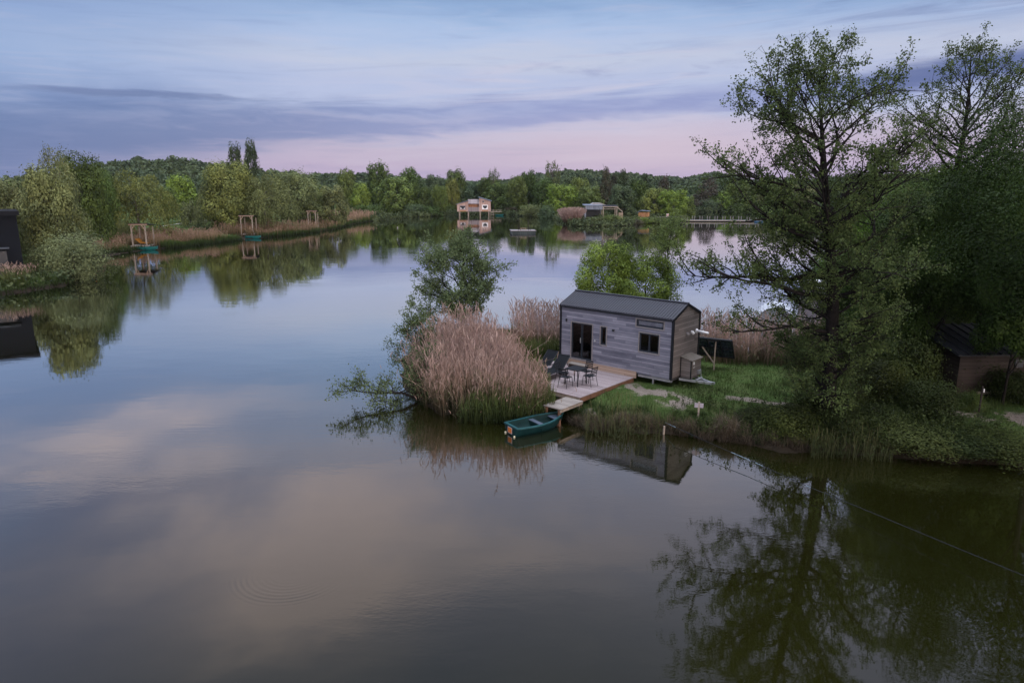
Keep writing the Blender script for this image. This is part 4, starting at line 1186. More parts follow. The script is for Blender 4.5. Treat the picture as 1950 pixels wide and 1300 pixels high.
def clump(x, y, n, h, rad, name, label, w, mats=None, spread=0.5):
    a = rng.uniform(0, 6.28, n); r = rad * np.sqrt(rng.uniform(0, 1, n))
    q = np.stack([x + r * np.cos(a), y + r * np.sin(a)], 1)
    lean = np.stack([np.cos(a) * r / rad, np.sin(a) * r / rad], 1) * spread
    return tag(reeds(name, feet(q), rng.uniform(0.7, 1.05, n) * h, rng, w, lean, 0.9, 0.1, 2, mats), label, 'reeds', kind='stuff')
clump(x, y + 2, 1100, 4.2, 2.0, 'reed_clump', 'round pink reed clump standing left of the grey cabin', 0.05)
x, y = at(28, 553)
clump(x, y, 260, 2.0, 0.9, 'reed_clump', 'yellowish grass clump at the foot of the dark cabin on the left edge', 0.016, [M_RLEAF, M_PLUME, M_RLEAF])
# ------------------------------------------------------------------ materials for built things
M_CLAD = boards('weathered_skytint_cladding', [(0.050, 0.054, 0.078), (0.122, 0.128, 0.172), (0.25, 0.255, 0.315)], 2, 0.115, 0, 0.8, 1.7, 1.3)  # weathered grey boards, with the blue of the skylight mixed into the colour
M_GABLE = boards('glowtint_gable_cladding', [(0.085, 0.076, 0.076), (0.150, 0.135, 0.132), (0.225, 0.205, 0.20)], 2, 0.115, 1, 0.8, 2.5)  # warm evening glow on the end wall put into the board colour
M_SKIRT = boards('skirt_boards', [(0.23, 0.165, 0.13), (0.33, 0.25, 0.20), (0.40, 0.31, 0.26)], 2, 0.14, 0, 0.75, 3.0)
M_DECK = boards('deck_boards', [(0.15, 0.125, 0.128), (0.245, 0.205, 0.215), (0.32, 0.28, 0.29)], 1, 0.12, 0, 0.75, 3.2)
M_JETTY = boards('jetty_boards', [(0.13, 0.115, 0.105), (0.21, 0.19, 0.175), (0.28, 0.255, 0.235)], 1, 0.14, 0, 0.8, 3.2)
M_NEWWOOD = plain('new_timber', (0.150, 0.084, 0.056), 0.75, 0.15, 5)
M_POST = plain('grey_timber', (0.27, 0.235, 0.20), 0.85, 0.15, 5)
M_BLACK = plain('black_metal', (0.009, 0.011, 0.015), 0.5, 0.1, 6)
M_FRAME = plain('dark_window_frame', (0.020, 0.026, 0.036), 0.45, 0.08, 5)
M_ROOF = plain('grey_roof_sheet', (0.040, 0.043, 0.056), 0.5, 0.06, 1.5)
M_STEEL = plain('galvanised_steel', (0.42, 0.44, 0.48), 0.45, 0.1, 8, 0.6)
M_WHITE = plain('white_plastic', (0.72, 0.73, 0.76), 0.5, 0.04, 8)
M_PALEFR = plain('pale_timber_surround', (0.20, 0.19, 0.195), 0.8, 0.12, 8)
M_BOAT = plain('green_boat_shell', (0.004, 0.024, 0.026), 0.42, 0.10, 3)
M_BOATIN = plain('green_boat_inside', (0.005, 0.022, 0.022), 0.6, 0.2, 3)
M_RIM = plain('teal_boat_rim', (0.014, 0.065, 0.075), 0.4, 0.12, 5)
M_THWART = plain('bluish_boat_seat', (0.065, 0.085, 0.12), 0.55, 0.12, 6)
M_ORANGE = plain('orange_paint', (0.42, 0.12, 0.025), 0.6, 0.12, 14)
M_DARK = plain('dark_underside', (0.02, 0.02, 0.022), 0.8, 0.1, 4)
M_BLUEGREY = boards('blue_grey_cladding', [(0.09, 0.11, 0.15), (0.15, 0.18, 0.23), (0.21, 0.24, 0.30)], 0, 0.25, 2, 0.7, 4)
M_PINKCLAD = boards('larch_cladding', [(0.22, 0.145, 0.125), (0.36, 0.25, 0.22), (0.46, 0.34, 0.31)], 0, 0.30, 2, 0.75, 5)
M_GREYCLAD = boards('grey_larch_cladding', [(0.13, 0.105, 0.11), (0.20, 0.17, 0.18), (0.26, 0.23, 0.24)], 0, 0.30, 2, 0.75, 5)
M_RUST = boards('rust_boards', [(0.22, 0.10, 0.06), (0.34, 0.17, 0.10), (0.42, 0.24, 0.16)], 0, 0.3, 2, 0.75, 5)
M_ORBOARD = boards('orange_shed_boards', [(0.22, 0.11, 0.05), (0.33, 0.18, 0.085), (0.40, 0.24, 0.125)], 0, 0.2, 2, 0.75, 5)
M_SLATE = plain('bluish_roof_felt', (0.13, 0.16, 0.21), 0.6, 0.08, 0.6)
M_DARKWALL = plain('dark_blue_panel', (0.003, 0.005, 0.009), 0.7, 0.1, 1.5)
M_DARKWOOD = boards('dark_log_boards', [(0.014, 0.011, 0.010), (0.027, 0.022, 0.020), (0.042, 0.035, 0.032)], 2, 0.16, 0, 0.85, 3)
M_DARKROOF = plain('dark_ribbed_sheet', (0.020, 0.023, 0.028), 0.6, 0.15, 2)
M_YELLOW = plain('yellow_cushion', (0.28, 0.13, 0.025), 0.8, 0.1, 8)

def glass_mat(name, tint, refl=0.12):
    m, nt, p = new_mat(name)
    nt.nodes.remove(p)
    tr = nt.nodes.new('ShaderNodeBsdfTransparent'); tr.inputs[0].default_value = (*tint, 1)
    gl = nt.nodes.new('ShaderNodeBsdfGlossy'); gl.inputs['Roughness'].default_value = 0.03
    fr = nt.nodes.new('ShaderNodeFresnel'); fr.inputs[0].default_value = 1.5
    mx = nt.nodes.new('ShaderNodeMixShader')
    nt.links.new((S(nt, fr.outputs[0]) + refl).clamp().k, mx.inputs[0])
    nt.links.new(tr.outputs[0], mx.inputs[1]); nt.links.new(gl.outputs[0], mx.inputs[2])
    nt.links.new(mx.outputs[0], nt.nodes['Material Output'].inputs['Surface'])
    return m
M_GLASS = glass_mat('window_glass', (0.45, 0.47, 0.5), 0.02)
M_GLASSB = glass_mat('bright_window_glass', (0.92, 0.93, 0.95), 0.02)
m, nt, p = new_mat('solar_glass')
co = sep(nt, objco(nt))
gx = (co[0] / 0.166)._m('FRACT'); gy = (co[1] / 0.166)._m('FRACT')
grid = (gx.ss(0.0, 0.05) * gy.ss(0.0, 0.05))
setp(nt, p, 'Base Color', mixc(nt, grid, (0.10, 0.11, 0.12), (0.012, 0.018, 0.035))); setp(nt, p, 'Roughness', 0.12)
M_SOLAR = m

def gmb(): return MB()

# ------------------------------------------------------------------ the tiny house
Z0 = 0.62
house = empty('tiny_house', (HFL[0], HFL[1], Z0), HA, 'tiny house on a trailer clad in weathered grey boards with a dark ribbed roof', 'tiny house')
def hz_(z): return z - Z0
HL, HWD, ZB, ZE, ZR = 6.13, 2.5, hz_(1.03), hz_(3.72), hz_(4.24)

def wall_panel(x0, x1, z0, z1, holes, y, reveal=0.09):
    mb = MB()
    xs = sorted({x0, x1, *[h[0] for h in holes], *[h[1] for h in holes]})
    zs = sorted({z0, z1, *[h[2] for h in holes], *[h[3] for h in holes]})
    for a, b in zip(xs[:-1], xs[1:]):
        for c, d in zip(zs[:-1], zs[1:]):
            cx, cz = (a + b) / 2, (c + d) / 2
            if any(h[0] < cx < h[1] and h[2] < cz < h[3] for h in holes): continue
            mb.add([(a, y, c), (b, y, c), (b, y, d), (a, y, d)], [(0, 1, 2, 3)])
    for (a, b, c, d) in holes:
        yi = y + reveal
        mb.add([(a, y, c), (b, y, c), (b, yi, c), (a, yi, c)], [(0, 1, 2, 3)])
        mb.add([(a, y, d), (a, yi, d), (b, yi, d), (b, y, d)], [(0, 1, 2, 3)])
        mb.add([(a, y, c), (a, yi, c), (a, yi, d), (a, y, d)], [(0, 1, 2, 3)])
        mb.add([(b, y, c), (b, y, d), (b, yi, d), (b, yi, c)], [(0, 1, 2, 3)])
    return mb
DOOR = (0.66, 1.89, hz_(1.19), hz_(2.97)); NARROW = (2.37, 2.69, hz_(2.09), hz_(2.96))
TRANS = (4.29, 5.67, hz_(3.23), hz_(3.56)); SQ = (4.47, 5.48, hz_(2.09), hz_(2.96))
holes = [DOOR, NARROW, TRANS, SQ]
fw = wall_panel(0, HL, ZB, ZE, holes, 0).build('wall', M_CLAD, house)
gm = MB()
gm.add([(HL, 0, ZB), (HL, HWD, ZB), (HL, HWD, ZE), (HL, HWD / 2, ZR), (HL, 0, ZE)], [(0, 1, 2, 3, 4)])
gw = gm.build('gable_wall', M_GABLE, house); gw['label'] = 'end wall with vents, evening glow put into its board colour'
bk = MB()
bk.add([(0, 0, ZB), (0, 0, ZE), (0, HWD / 2, ZR), (0, HWD, ZE), (0, HWD, ZB)], [(0, 1, 2, 3, 4)])
bk.add([(0, HWD, ZB), (0, HWD, ZE), (HL, HWD, ZE), (HL, HWD, ZB)], [(0, 1, 2, 3)])
bk.build('rear_wall', M_CLAD, house)
ln = MB()
ln.add([(0.1, 0.1, ZB + .08), (HL - .1, 0.1, ZB + .08), (HL - .1, HWD - .1, ZB + .08), (0.1, HWD - .1, ZB + .08)], [(0, 1, 2, 3)])
ln.add([(0.1, HWD - .1, ZB), (HL - .1, HWD - .1, ZB), (HL - .1, HWD - .1, ZE), (0.1, HWD - .1, ZE)], [(0, 1, 2, 3)])
ln.add([(2.2, 0.1, ZB), (2.2, HWD - .1, ZB), (2.2, HWD - .1, ZE), (2.2, 0.1, ZE)], [(0, 1, 2, 3)])
ln.build('inner_lining', plain('plywood_lining', (0.20, 0.15, 0.105), 0.7), house)
# roof: two pitched sheets with raised seams
rf = MB(); OV = 0.05
for sgn in (0, 1):
    ya, yb = (-OV, HWD / 2) if sgn == 0 else (HWD + OV, HWD / 2)
    sl = (ZR - ZE) / (HWD / 2); za = ZE - OV * sl + 0.03; zb = ZR + 0.03
    x0, x1 = -0.04, HL + 0.04
    rf.add([(x0, ya, za), (x1, ya, za), (x1, yb, zb), (x0, yb, zb), (x0, ya, za + .035), (x1, ya, za + .035), (x1, yb, zb + .035), (x0, yb, zb + .035)],
           [(0, 3, 2, 1), (4, 5, 6, 7), (0, 1, 5, 4), (1, 2, 6, 5), (3, 0, 4, 7)])
    k = 44
    for i in range(k + 1):
        x = x0 + 0.01 + (x1 - x0 - 0.02) * i / k
        rf.bar((x, ya, za + .047), (x, yb, zb + .047), 0.034, 0.026)
roof = rf.build('roof', M_ROOF, house)
rd = MB(); rd.bar((-0.05, HWD / 2, ZR + .095), (HL + .05, HWD / 2, ZR + .095), 0.16, 0.03)
rd.build('ridge_cap', M_ROOF, roof)
tr_ = MB()
for x in (-0.05, HL + 0.005):
    tr_.box(x, x + 0.045, -0.022, 0.055, ZB - .03, ZE - 0.03); tr_.box(x, x + .045, HWD - .05, HWD + .022, ZB - .03, ZE - .03)
    for (ya, yb) in ((-0.05, HWD / 2), (HWD + .05, HWD / 2)):
        tr_.bar((x + .022, ya, ZE - .02), (x + .022, yb, ZR + .0), 0.05, 0.09)
tr_.box(-0.0055, 0.06, -0.020, -0.003, ZB - .03, ZE - 0.05); tr_.box(HL - .06, HL + .0045, -0.020, -0.003, ZB - .03, ZE - .05)
tr_.box(0.06, HL - .06, -0.06, -0.004, ZE - .075, ZE - .015)
tr_.build('edge_trim', M_BLACK, house)
# door and windows
def opening(name, h, cols, glass, sur=True):
    a, b, c, d = h; f = 0.07
    w = MB()
    for (x0, x1, z0, z1) in ((a, a + f, c, d), (b - f, b, c, d), (a + f, b - f, c, c + f), (a + f, b - f, d - f, d)):
        w.box(x0, x1, 0.02, 0.075, z0, z1)
    n = len(cols) - 1
    for q in cols[1:-1]:
        xm = a + (b - a) * q
        w.box(xm - .035, xm + .035, 0.018, 0.07, c + f, d - f)
    r = w.build(name, M_FRAME, house)
    for q0, q1 in zip(cols[:-1], cols[1:]):
        g = MB(); g.box(a + (b - a) * q0 + .065, a + (b - a) * q1 - .065, 0.045, 0.055, c + f - .005, d - f + .005)
        g.build('pane', glass, r)
    if sur:
        s = MB(); t = 0.045
        s.box(a - t, b + t, -0.022, -0.002, d, d + t); s.box(a - t, a, -0.022, -0.002, c - t, d); s.box(b, b + t, -0.022, -0.002, c - t, d)
        s.box(a, b, -0.03, -0.002, c - t, c)
        s.build('surround', M_PALEFR, r)
    return r
dr = opening('glass_door', DOOR, (0, 0.5, 1), M_GLASS)
hb = MB(); hb.box(1.20, 1.225, -0.02, 0.016, DOOR[2] + .8, DOOR[2] + 1.05); hb.build('handle', M_STEEL, dr)
opening('narrow_window', NARROW, (0, 1), M_GLASS)
tw = opening('transom_window', TRANS, (0, 1), M_GLASSB)
MB().box(TRANS[0] + .06, TRANS[1] - .06, .078, .085, TRANS[2] + .05, TRANS[3] - .05).build('blind', plain('pale_blind', (0.42, 0.45, 0.52), .8), tw)
opening('square_window', SQ, (0, 0.5, 1), M_GLASS)
lp = MB().box(0.335, 0.405, -0.07, -0.002, hz_(2.96), hz_(3.10)).build('wall_lamp', M_BLACK, house, bevel=.008)
lp = MB().box(3.02, 3.14, -0.06, -0.002, hz_(2.83), hz_(2.91)).build('wall_lamp', M_BLACK, house, bevel=.008)
MB().box(2.03, 2.10, -0.05, -0.002, hz_(2.17), hz_(2.26)).build('outdoor_socket', M_STEEL, house, bevel=.008)
sk = MB(); sk.box(-0.03, 4.40, -0.055, -0.024, hz_(0.80), hz_(1.11)); sk.build('skirt_board', M_SKIRT, house)
ch = MB()
ch.box(4.45, HL + .02, 0.03, 0.13, hz_(0.90), hz_(1.0)); ch.box(-.02, HL + .02, HWD - .13, HWD - .03, hz_(.9), hz_(1.0))
for x in (4.7, 5.4, 6.0): ch.box(x, x + .06, 0.13, HWD - .13, hz_(.91), hz_(.99))
ch.box(5.2, 5.26, 0.04, 0.1, hz_(.66), hz_(.9)); ch.box(HL - .06, HL - .0, 0.0 - .02, 0.06 - .02, hz_(.95), hz_(1.03))
ch.build('trailer_chassis', M_STEEL, house)
db = MB()
db.bar((HL + .02, 0.75, hz_(.93)), (HL + 1.35, 1.22, hz_(.86)), 0.08, 0.1); db.bar((HL + .02, 1.75, hz_(.93)), (HL + 1.35, 1.28, hz_(.86)), 0.08, 0.1)
db.box(HL + .7, HL + .78, 0.95, 1.55, hz_(.88), hz_(.98)); db.box(HL + 1.2, HL + 1.5, 1.2, 1.3, hz_(.83), hz_(.93))
db.build('drawbar', M_STEEL, house)
uf = MB(); uf.box(0, HL, 0.12, HWD - .12, ZB - .06, ZB - .004); uf.build('floor_underside', M_DARK, house)
for x in (2.6, 3.3):
    for y_ in (0.16, HWD - .34):
        MB().tube([(x, y_, hz_(.92)), (x, y_ + .18, hz_(.92))], 0.3, 16).build('wheel', M_BLACK, house)
# cabinet on the end wall
cb = MB(); X0, X1, Y0, Y1 = HL + .006, HL + .54, 0.84, 1.80
zt0, zt1, zb0 = hz_(1.93), hz_(1.80), hz_(1.0)
cb.add([(X0, Y0, zb0), (X1, Y0, zb0), (X1, Y0, zt1), (X0, Y0, zt0)], [(0, 1, 2, 3)])
cb.add([(X0, Y1, zb0), (X0, Y1, zt0), (X1, Y1, zt1), (X1, Y1, zb0)], [(0, 1, 2, 3)])
cb.add([(X1, Y0, zb0), (X1, Y1, zb0), (X1, Y1, zt1), (X1, Y0, zt1)], [(0, 1, 2, 3)])
cab = cb.build('utility_cabinet', M_GABLE, house)
lid = MB(); lid.add([(X0, Y0 - .06, zt0 + .02), (X1 + .07, Y0 - .06, zt1 + .005), (X1 + .07, Y1 + .06, zt1 + .005), (X0, Y1 + .06, zt0 + .02), (X0, Y0 - .06, zt0 + .05), (X1 + .07, Y0 - .06, zt1 + .035), (X1 + .07, Y1 + .06, zt1 + .035), (X0, Y1 + .06, zt0 + .05)],
        [(0, 3, 2, 1), (4, 5, 6, 7), (0, 1, 5, 4), (1, 2, 6, 5), (2, 3, 7, 6)])
lid.build('lid', plain('brown_grey_sheet', (0.13, 0.115, 0.10), 0.6), cab)
e = MB(); e.box(X1 - .03, X1 + .012, Y0 - .012, Y0 + .03, zb0, zt1 - .003); e.build('corner_strip', M_BLACK, cab); e = MB(); e.box(X0 + .004, X0 + .04, Y0 - .012, Y0 + .025, zb0, zt0 - .02); e.build('corner_strip', M_BLACK, cab)
s = MB(); s.box(X1 + .002, X1 + .05, Y0 + .16, Y0 + .24, hz_(1.62), hz_(1.75)); s.tube([(X1 + .03, Y0 + .2, hz_(1.55)), (X1 + .03, Y0 + .26, hz_(1.50)), (X1 + .03, Y0 + .2, hz_(1.46)), (X1 + .03, Y0 + .16, hz_(1.5))], 0.012, 6); s.build('power_inlet', M_WHITE, cab)
s = MB(); s.box(X1 + .002, X1 + .09, Y0 + .6, Y0 + .82, hz_(1.12), hz_(1.27)); s.tube([(X1 + .05, Y0 + .85, hz_(1.3)), (X1 + .06, Y0 + .9, hz_(1.0)), (X1 + .1, Y0 + .95, hz_(.75))], 0.025, 6); s.build('drain_pipe', M_STEEL, cab)
fl = MB(); fl.tube([(HL + .003, 2.22, hz_(2.92)), (HL + .06, 2.22, hz_(2.92))], 0.10, 14); fl.tube([(HL + .06, 2.22, hz_(2.92)), (HL + .62, 2.22, hz_(2.88))], 0.055, 12)
fl.build('flue_pipe', M_WHITE, house, True)
for y in (1.27, 1.74):
    v = MB(); v.tube([(HL + .003, y, hz_(2.93)), (HL + .07, y, hz_(2.93)), (HL + .14, y, hz_(2.86))], 0.062, 10); v.build('vent_hood', M_WHITE if y > 1.5 else M_PALEFR, house, True)

# things indoors, seen through the door
tt = empty('trestle_table', hw(1.45, -0.9, 1.11), HA, 'pale little trestle table seen through the open half of the glass door', 'table')
t = MB(); t.box(-.4, .4, -.3, .3, 0.70, 0.73); t.build('tabletop', M_PALEFR, tt)
for sx in (-.28, .28):
    t = MB(); t.bar((sx - .0, -.24, 0.0), (sx, -.05, .70), .04, .03); t.bar((sx, .24, 0.0), (sx, .05, .70), .04, .03); t.build('trestle', M_PALEFR, tt)

# ------------------------------------------------------------------ deck, step, jetty
DZ = 0.83
deck = empty('deck', hw(0, 0, 0.5), HA, 'pinkish timber deck in front of the tiny house', 'deck')
b = MB()
yy = -0.06
while yy > -4.24:
    b.box(-0.75, 4.30, yy - 0.113, yy, DZ - .5 - .028, DZ - .5); yy -= 0.12
b.build('deck_boards', M_DECK, deck)
b = MB(); b.box(4.255, 4.295, -4.2, -0.06, 0.10, DZ - .5 - .031); b.build('side_joist', M_NEWWOOD, deck)
b = MB(); b.box(-0.7, 4.25, -4.22, -4.18, 0.12, DZ - .5 - .031); b.build('front_joist', M_POST, deck)
for (px_, py_) in ((4.2, -4.1), (2.6, -4.1), (1.0, -4.1), (-.6, -4.1), (4.2, -2.4), (4.2, -.8)):
    q = hw(px_, -py_); g = hz(q[0], q[1])
    MB().box(px_ - .05, px_ + .045, py_ - .04, py_ + .05, g - .5 - .1, DZ - .5 - .032).build('post', M_NEWWOOD, deck)
st = empty('doorstep', hw(1.30, 0.27, DZ), HA, 'low wooden step under the glass door', 'step')
b = MB(); b.box(-.5, .5, -.19, .19, .15, .185); b.build('tread', M_JETTY, st)
b = MB(); b.box(-.46, .46, -.17, -.14, 0, .148); b.box(-.46, -.43, -.139, .17, 0, .148); b.box(.43, .46, -.139, .17, 0, .148); b.build('riser', M_DARKWOOD, st)
jt = empty('jetty', hw(4.05, 5.05, 0), HA, 'small plank jetty on posts between the deck and the green boat', 'jetty')
b = MB(); y_ = -0.78
while y_ < 0.74:
    b.box(-.46, .44, y_, y_ + .132, .70, .735); y_ += 0.139
b.build('planks', M_JETTY, jt)
b = MB(); b.box(-.42, -.37, -.76, .74, .58, .697); b.box(.36, .41, -.76, .74, .58, .697); b.build('joist', M_POST, jt)
for (x_, y_) in ((.30, -.70), (-.36, -.70), (.30, .62), (-.36, .62)):
    q = hw(4.05 + x_, 5.05 - y_); g = min(hz(q[0], q[1]), 0.0)
    MB().box(x_ - .045, x_ + .045, y_ - .045, y_ + .045, g - .3, .695).build('post', M_NEWWOOD if y_ < 0 else M_POST, jt)

# ------------------------------------------------------------------ table, chairs, loungers
tb = empty('bistro_table', hw(2.95, 2.72, DZ), HA, 'square dark metal table on the deck', 'table')
b = MB(); b.box(-.36, .36, -.36, .36, .715, .735); b.box(-.33, .33, -.33, .33, .685, .712); b.build('tabletop', M_BLACK, tb, bevel=.004)
for sx in (-.32, .32):
    for sy in (-.32, .32):
        MB().bar((sx, sy, .684), (sx * 1.03, sy * 1.03, 0), .034, .034).build('leg', M_BLACK, tb)
def make_chair():
    r = empty('bistro_chair', (0, 0, 0), 0, 'x', 'chair', 'metal chairs around the bistro table')
    b = MB()
    for i in range(6): b.box(-.205, .205, -.20 + i * .07, -.145 + i * .07, .445, .458)
    b.bar((-.2, -.2, .437), (-.2, .21, .437), .02, .014); b.bar((.2, -.2, .437), (.2, .21, .437), .02, .014)
    b.build('seat', M_BLACK, r)
    b = MB()
    for i in range(4):
        z = .56 + i * .082; y = .225 + i * .022
        b.add([(-.2, y, z), (0, y + .03, z), (.2, y, z), (-.2, y + .012, z + .048), (0, y + .042, z + .048), (.2, y + .012, z + .048)], [(0, 1, 4, 3), (1, 2, 5, 4)])
    for sx in (-.2, .2): b.tube([(sx, .205, .43), (sx, .235, .6), (sx * .96, .31, .875)], .012, 6)
    b.tube([(-.192, .31, .875), (0, .335, .885), (.192, .31, .875)], .011, 6)
    b.build('backrest', M_BLACK, r)
    for sx in (-.2, .2):
        MB().tube([(sx, -.19, .44), (sx * 1.12, -.235, 0)], .0125, 6).build('leg', M_BLACK, r)
        MB().tube([(sx, .2, .44), (sx * 1.12, .29, 0)], .0125, 6).build('leg', M_BLACK, r)
    return r
chair = make_chair()
for i, (u, v, rz, label) in enumerate([
    (2.32, 2.86, math.pi / 2, 'dark slatted chair at the left side of the table, nearest the sun loungers'),
    (2.86, 3.36, math.pi, 'dark slatted chair at the front of the table, nearest the water'),
    (3.52, 2.50, -math.pi / 2, 'dark slatted chair at the right side of the table, its back toward the lawn'),
    (2.93, 1.98, 0.0, 'dark slatted chair behind the table, nearest the doorstep')]):
    c = chair if i == 0 else copy_tree(chair)
    c.location = hw(u, v, DZ); c.rotation_euler = (0, 0, HA + rz + rs.uniform(-.12, .12)); c['label'] = label
def make_lounger():
    r = empty('sun_lounger', (0, 0, 0), 0, 'x', 'sun lounger', 'sun loungers on the deck')
    M_SL = plain('black_sling_cloth', (0.007, 0.009, 0.012), 0.85, 0.1, 20)
    b = MB(); b.box(-.29, .29, -1.0, .22, .315, .33); b.build('seat', M_SL, r)
    b = MB(); a, c = (.23, .33), (.83, .86)
    b.add([(-.29, a[0], a[1]), (.29, a[0], a[1]), (.29, c[0], c[1]), (-.29, c[0], c[1]), (-.29, a[0] + .02, a[1] - .02), (.29, a[0] + .02, a[1] - .02), (.29, c[0] + .02, c[1] - .02), (-.29, c[0] + .02, c[1] - .02)], [(0, 1, 2, 3), (7, 6, 5, 4), (0, 4, 5, 1), (1, 5, 6, 2), (2, 6, 7, 3), (3, 7, 4, 0)])
    b.build('backrest', M_SL, r)
    b = MB()
    for sx in (-.31, .31):
        b.bar((sx, -1.02, .32), (sx, .8, .32), .035, .03); b.bar((sx, .23, .335), (sx, .84, .87), .03, .03)
    b.bar((-.31, -1.02, .32), (.31, -1.02, .32), .03, .03); b.bar((-.31, .84, .87), (.31, .84, .87), .03, .03); b.bar((-.3, .55, .6), (-.3, .75, .32), .02, .02); b.bar((.3, .55, .6), (.3, .75, .32), .02, .02)
    b.build('frame', M_BLACK, r)
    for sx in (-.3, .3):
        for y in (-.9, .65): MB().bar((sx, y, .305), (sx, y, 0), .035, .035).build('leg', M_BLACK, r)
    return r
lg = make_lounger()
for i, (u, v, rz, label) in enumerate([(1.45, 2.35, 0.06, 'black sun lounger on the deck next to the chairs'), (0.45, 2.0, 0.0, 'black sun lounger at the outer end of the deck, half behind the reeds')]):
    c = lg if i == 0 else copy_tree(lg)
    c.location = hw(u, v, DZ); c.rotation_euler = (0, 0, HA + rz); c['label'] = label

# ------------------------------------------------------------------ rowing boat
def make_boat(label, group):
    r = empty('rowing_boat', (0, 0, 0), 0, label, 'boat', group)
    L = 3.1; n = 15; k = 9
    def section(t, off):
        # t 0 stern .. 1 bow ; half beam, sheer height and keel height
        hb = 0.56 + 0.12 * math.sin(min(1, t / 0.45) * math.pi / 2) if t < .45 else 0.68 * (1 - ((t - .45) / .55) ** 2.3 * 0.80)
        sh = 0.40 + 0.05 * (1 - t) ** 3 + 0.17 * t ** 2.6
        kl = -0.10 + 0.26 * max(0, (t - .6) / .4) ** 2
        pts = []
        for i in range(k):
            s = -1 + 2 * i / (k - 1); a = abs(s)
            y = math.copysign((hb - off) * min(1, (a ** .62) * 1.0 if a < .75 else (.836 + (a - .75) * .655)), s)
            z = kl + off * 1.6 + (sh - kl - off * 1.6) * (0 if a < .02 else a ** 2.6)
            pts.append((t * L - 1.5 + 0.10 * (z - .2) * (t > .9), y, z if off == 0 else max(z, 0.09) if a < 1 else sh))
        return pts
    def skin(off, t0, t1):
        vs, fs = [], []
        for j in range(n): vs += section(t0 + (t1 - t0) * j / (n - 1), off)
        for j in range(n - 1):
            for i in range(k - 1):
                q = j * k + i; fs.append((q, q + 1, q + k + 1, q + k))
        fs.append(tuple(range(k))); fs.append(tuple((n - 1) * k + i for i in reversed(range(k))))
        return vs, fs
    v, f = skin(0, 0, 1); h = MB().add(v, f).build('hull', M_BOAT, r, True)
    v, f = skin(0.05, 0.025, 0.975); MB().add(v, f).build('inner_shell', M_BOATIN, r, True)
    g = MB(); A = [section(j / 24, 0) for j in range(25)]; B = [section(0.025 + .95 * j / 24, 0.06) for j in range(25)]
    for e, ie in ((0, 0), (k - 1, k - 1)):
        o = [Vector(a[e]) + Vector((0, math.copysign(.025, a[e][1]), .0)) for a in A]; i_ = [Vector(b_[ie]) for b_ in B]
        vs = []
        for p_, q_ in zip(o, i_): vs += [p_ + Vector((0, 0, -.045)), p_ + Vector((0, 0, .015)), q_ + Vector((0, 0, .017)), q_ + Vector((0, 0, -.03))]
        fs = [(4 * j + a_, 4 * j + (a_ + 1) % 4, 4 * j + 4 + (a_ + 1) % 4, 4 * j + 4 + a_) for j in range(24) for a_ in range(4)]
        g.add(vs, fs)
    s0, s1 = A[0], A[-1]
    g.box(s0[0][0] - .02, s0[0][0] + .10, s0[0][1] + .0, s0[-1][1], s0[0][2] - .03, s0[0][2] + .018)
    g.box(s1[0][0] - .10, s1[0][0] + .02, s1[0][1] - .01, s1[-1][1] + .01, s1[0][2] - .035, s1[0][2] + .02)
    g.build('gunwale', M_RIM, r)
    MB().box(-.02, .24, -.62, .62, .31, .345).build('thwart', M_THWART, r, bevel=.006)
    t_ = MB(); t_.add([(1.02, -.40, .40), (1.02, .40, .40), (1.42, .22, .45), (1.42, -.22, .45), (1.02, -.40, .365), (1.02, .40, .365), (1.42, .22, .41), (1.42, -.22, .41)], [(0, 1, 2, 3), (0, 4, 5, 1), (1, 5, 6, 2), (3, 2, 6, 7), (0, 3, 7, 4)]); t_.build('bow_seat', M_THWART, r)
    MB().box(-1.40, -1.12, -.50, .50, .28, .31).build('stern_seat', M_BOATIN, r)
    MB().box(-.03, .0, -.60, .60, .10, .308).build('bulkhead', M_BOATIN, r)
    return r
boat = make_boat('green rowing boat with an orange plate on its stern, moored at the plank jetty', 'green rowing boats')
sx, sy = at(985, 824); bx_, by_ = at(1079, 799, 0.45)
boat.location = (0.93, 25.62, 0.0); boat.rotation_euler = (0, 0, R(33)); boat.scale = (.78, .80, .86)
far_boats = [copy_tree(boat) for _ in range(4)]
pl = MB(); pl.box(-1.522, -1.508, -.14, .24, .08, .37); plate = pl.build('stern_plate', M_STEEL, boat)
MB().box(-1.53, -1.5225, -.11, .21, .105, .345).build('orange_panel', M_ORANGE, plate)
for y in (-.36, .42): MB().tube([(-1.56, y, .03), (-1.50, y, .03)], .045, 8).build('drain_bung', M_YELLOW if False else plain('cream_plastic', (0.6, 0.58, 0.42), 0.6), boat)
for o_, (px, py, rz, lab, s) in zip(far_boats, [
    (281, 476, 0.05, 'green rowing boat beside the nearest fishing deck on the left bank', 1.0),
    (482, 454, 0.02, 'green rowing boat at the second fishing deck', 0.95),
    (951, 410.8, 0.0, 'green rowing boat moored right of the stilt house', 1.0),
    (1186, 427.5, 0.1, 'dark rowing boat at the ramp below the grey cabin', .8)]):
    x, y = at(px, py); o_.location = (x, y, 0.02); o_.rotation_euler = (0, 0, rz); o_.scale = (s, s, s); o_['label'] = lab
M_TEAL = plain('teal_boat_shell', (0.008, 0.11, 0.11), 0.45, 0.1, 3)
for o_ in far_boats[:3]:
    for c_ in o_.children:
        if c_.name.startswith(('hull', 'inner_shell', 'gunwale')):
            c_.material_slots[0].link = 'OBJECT'; c_.material_slots[0].material = M_TEAL

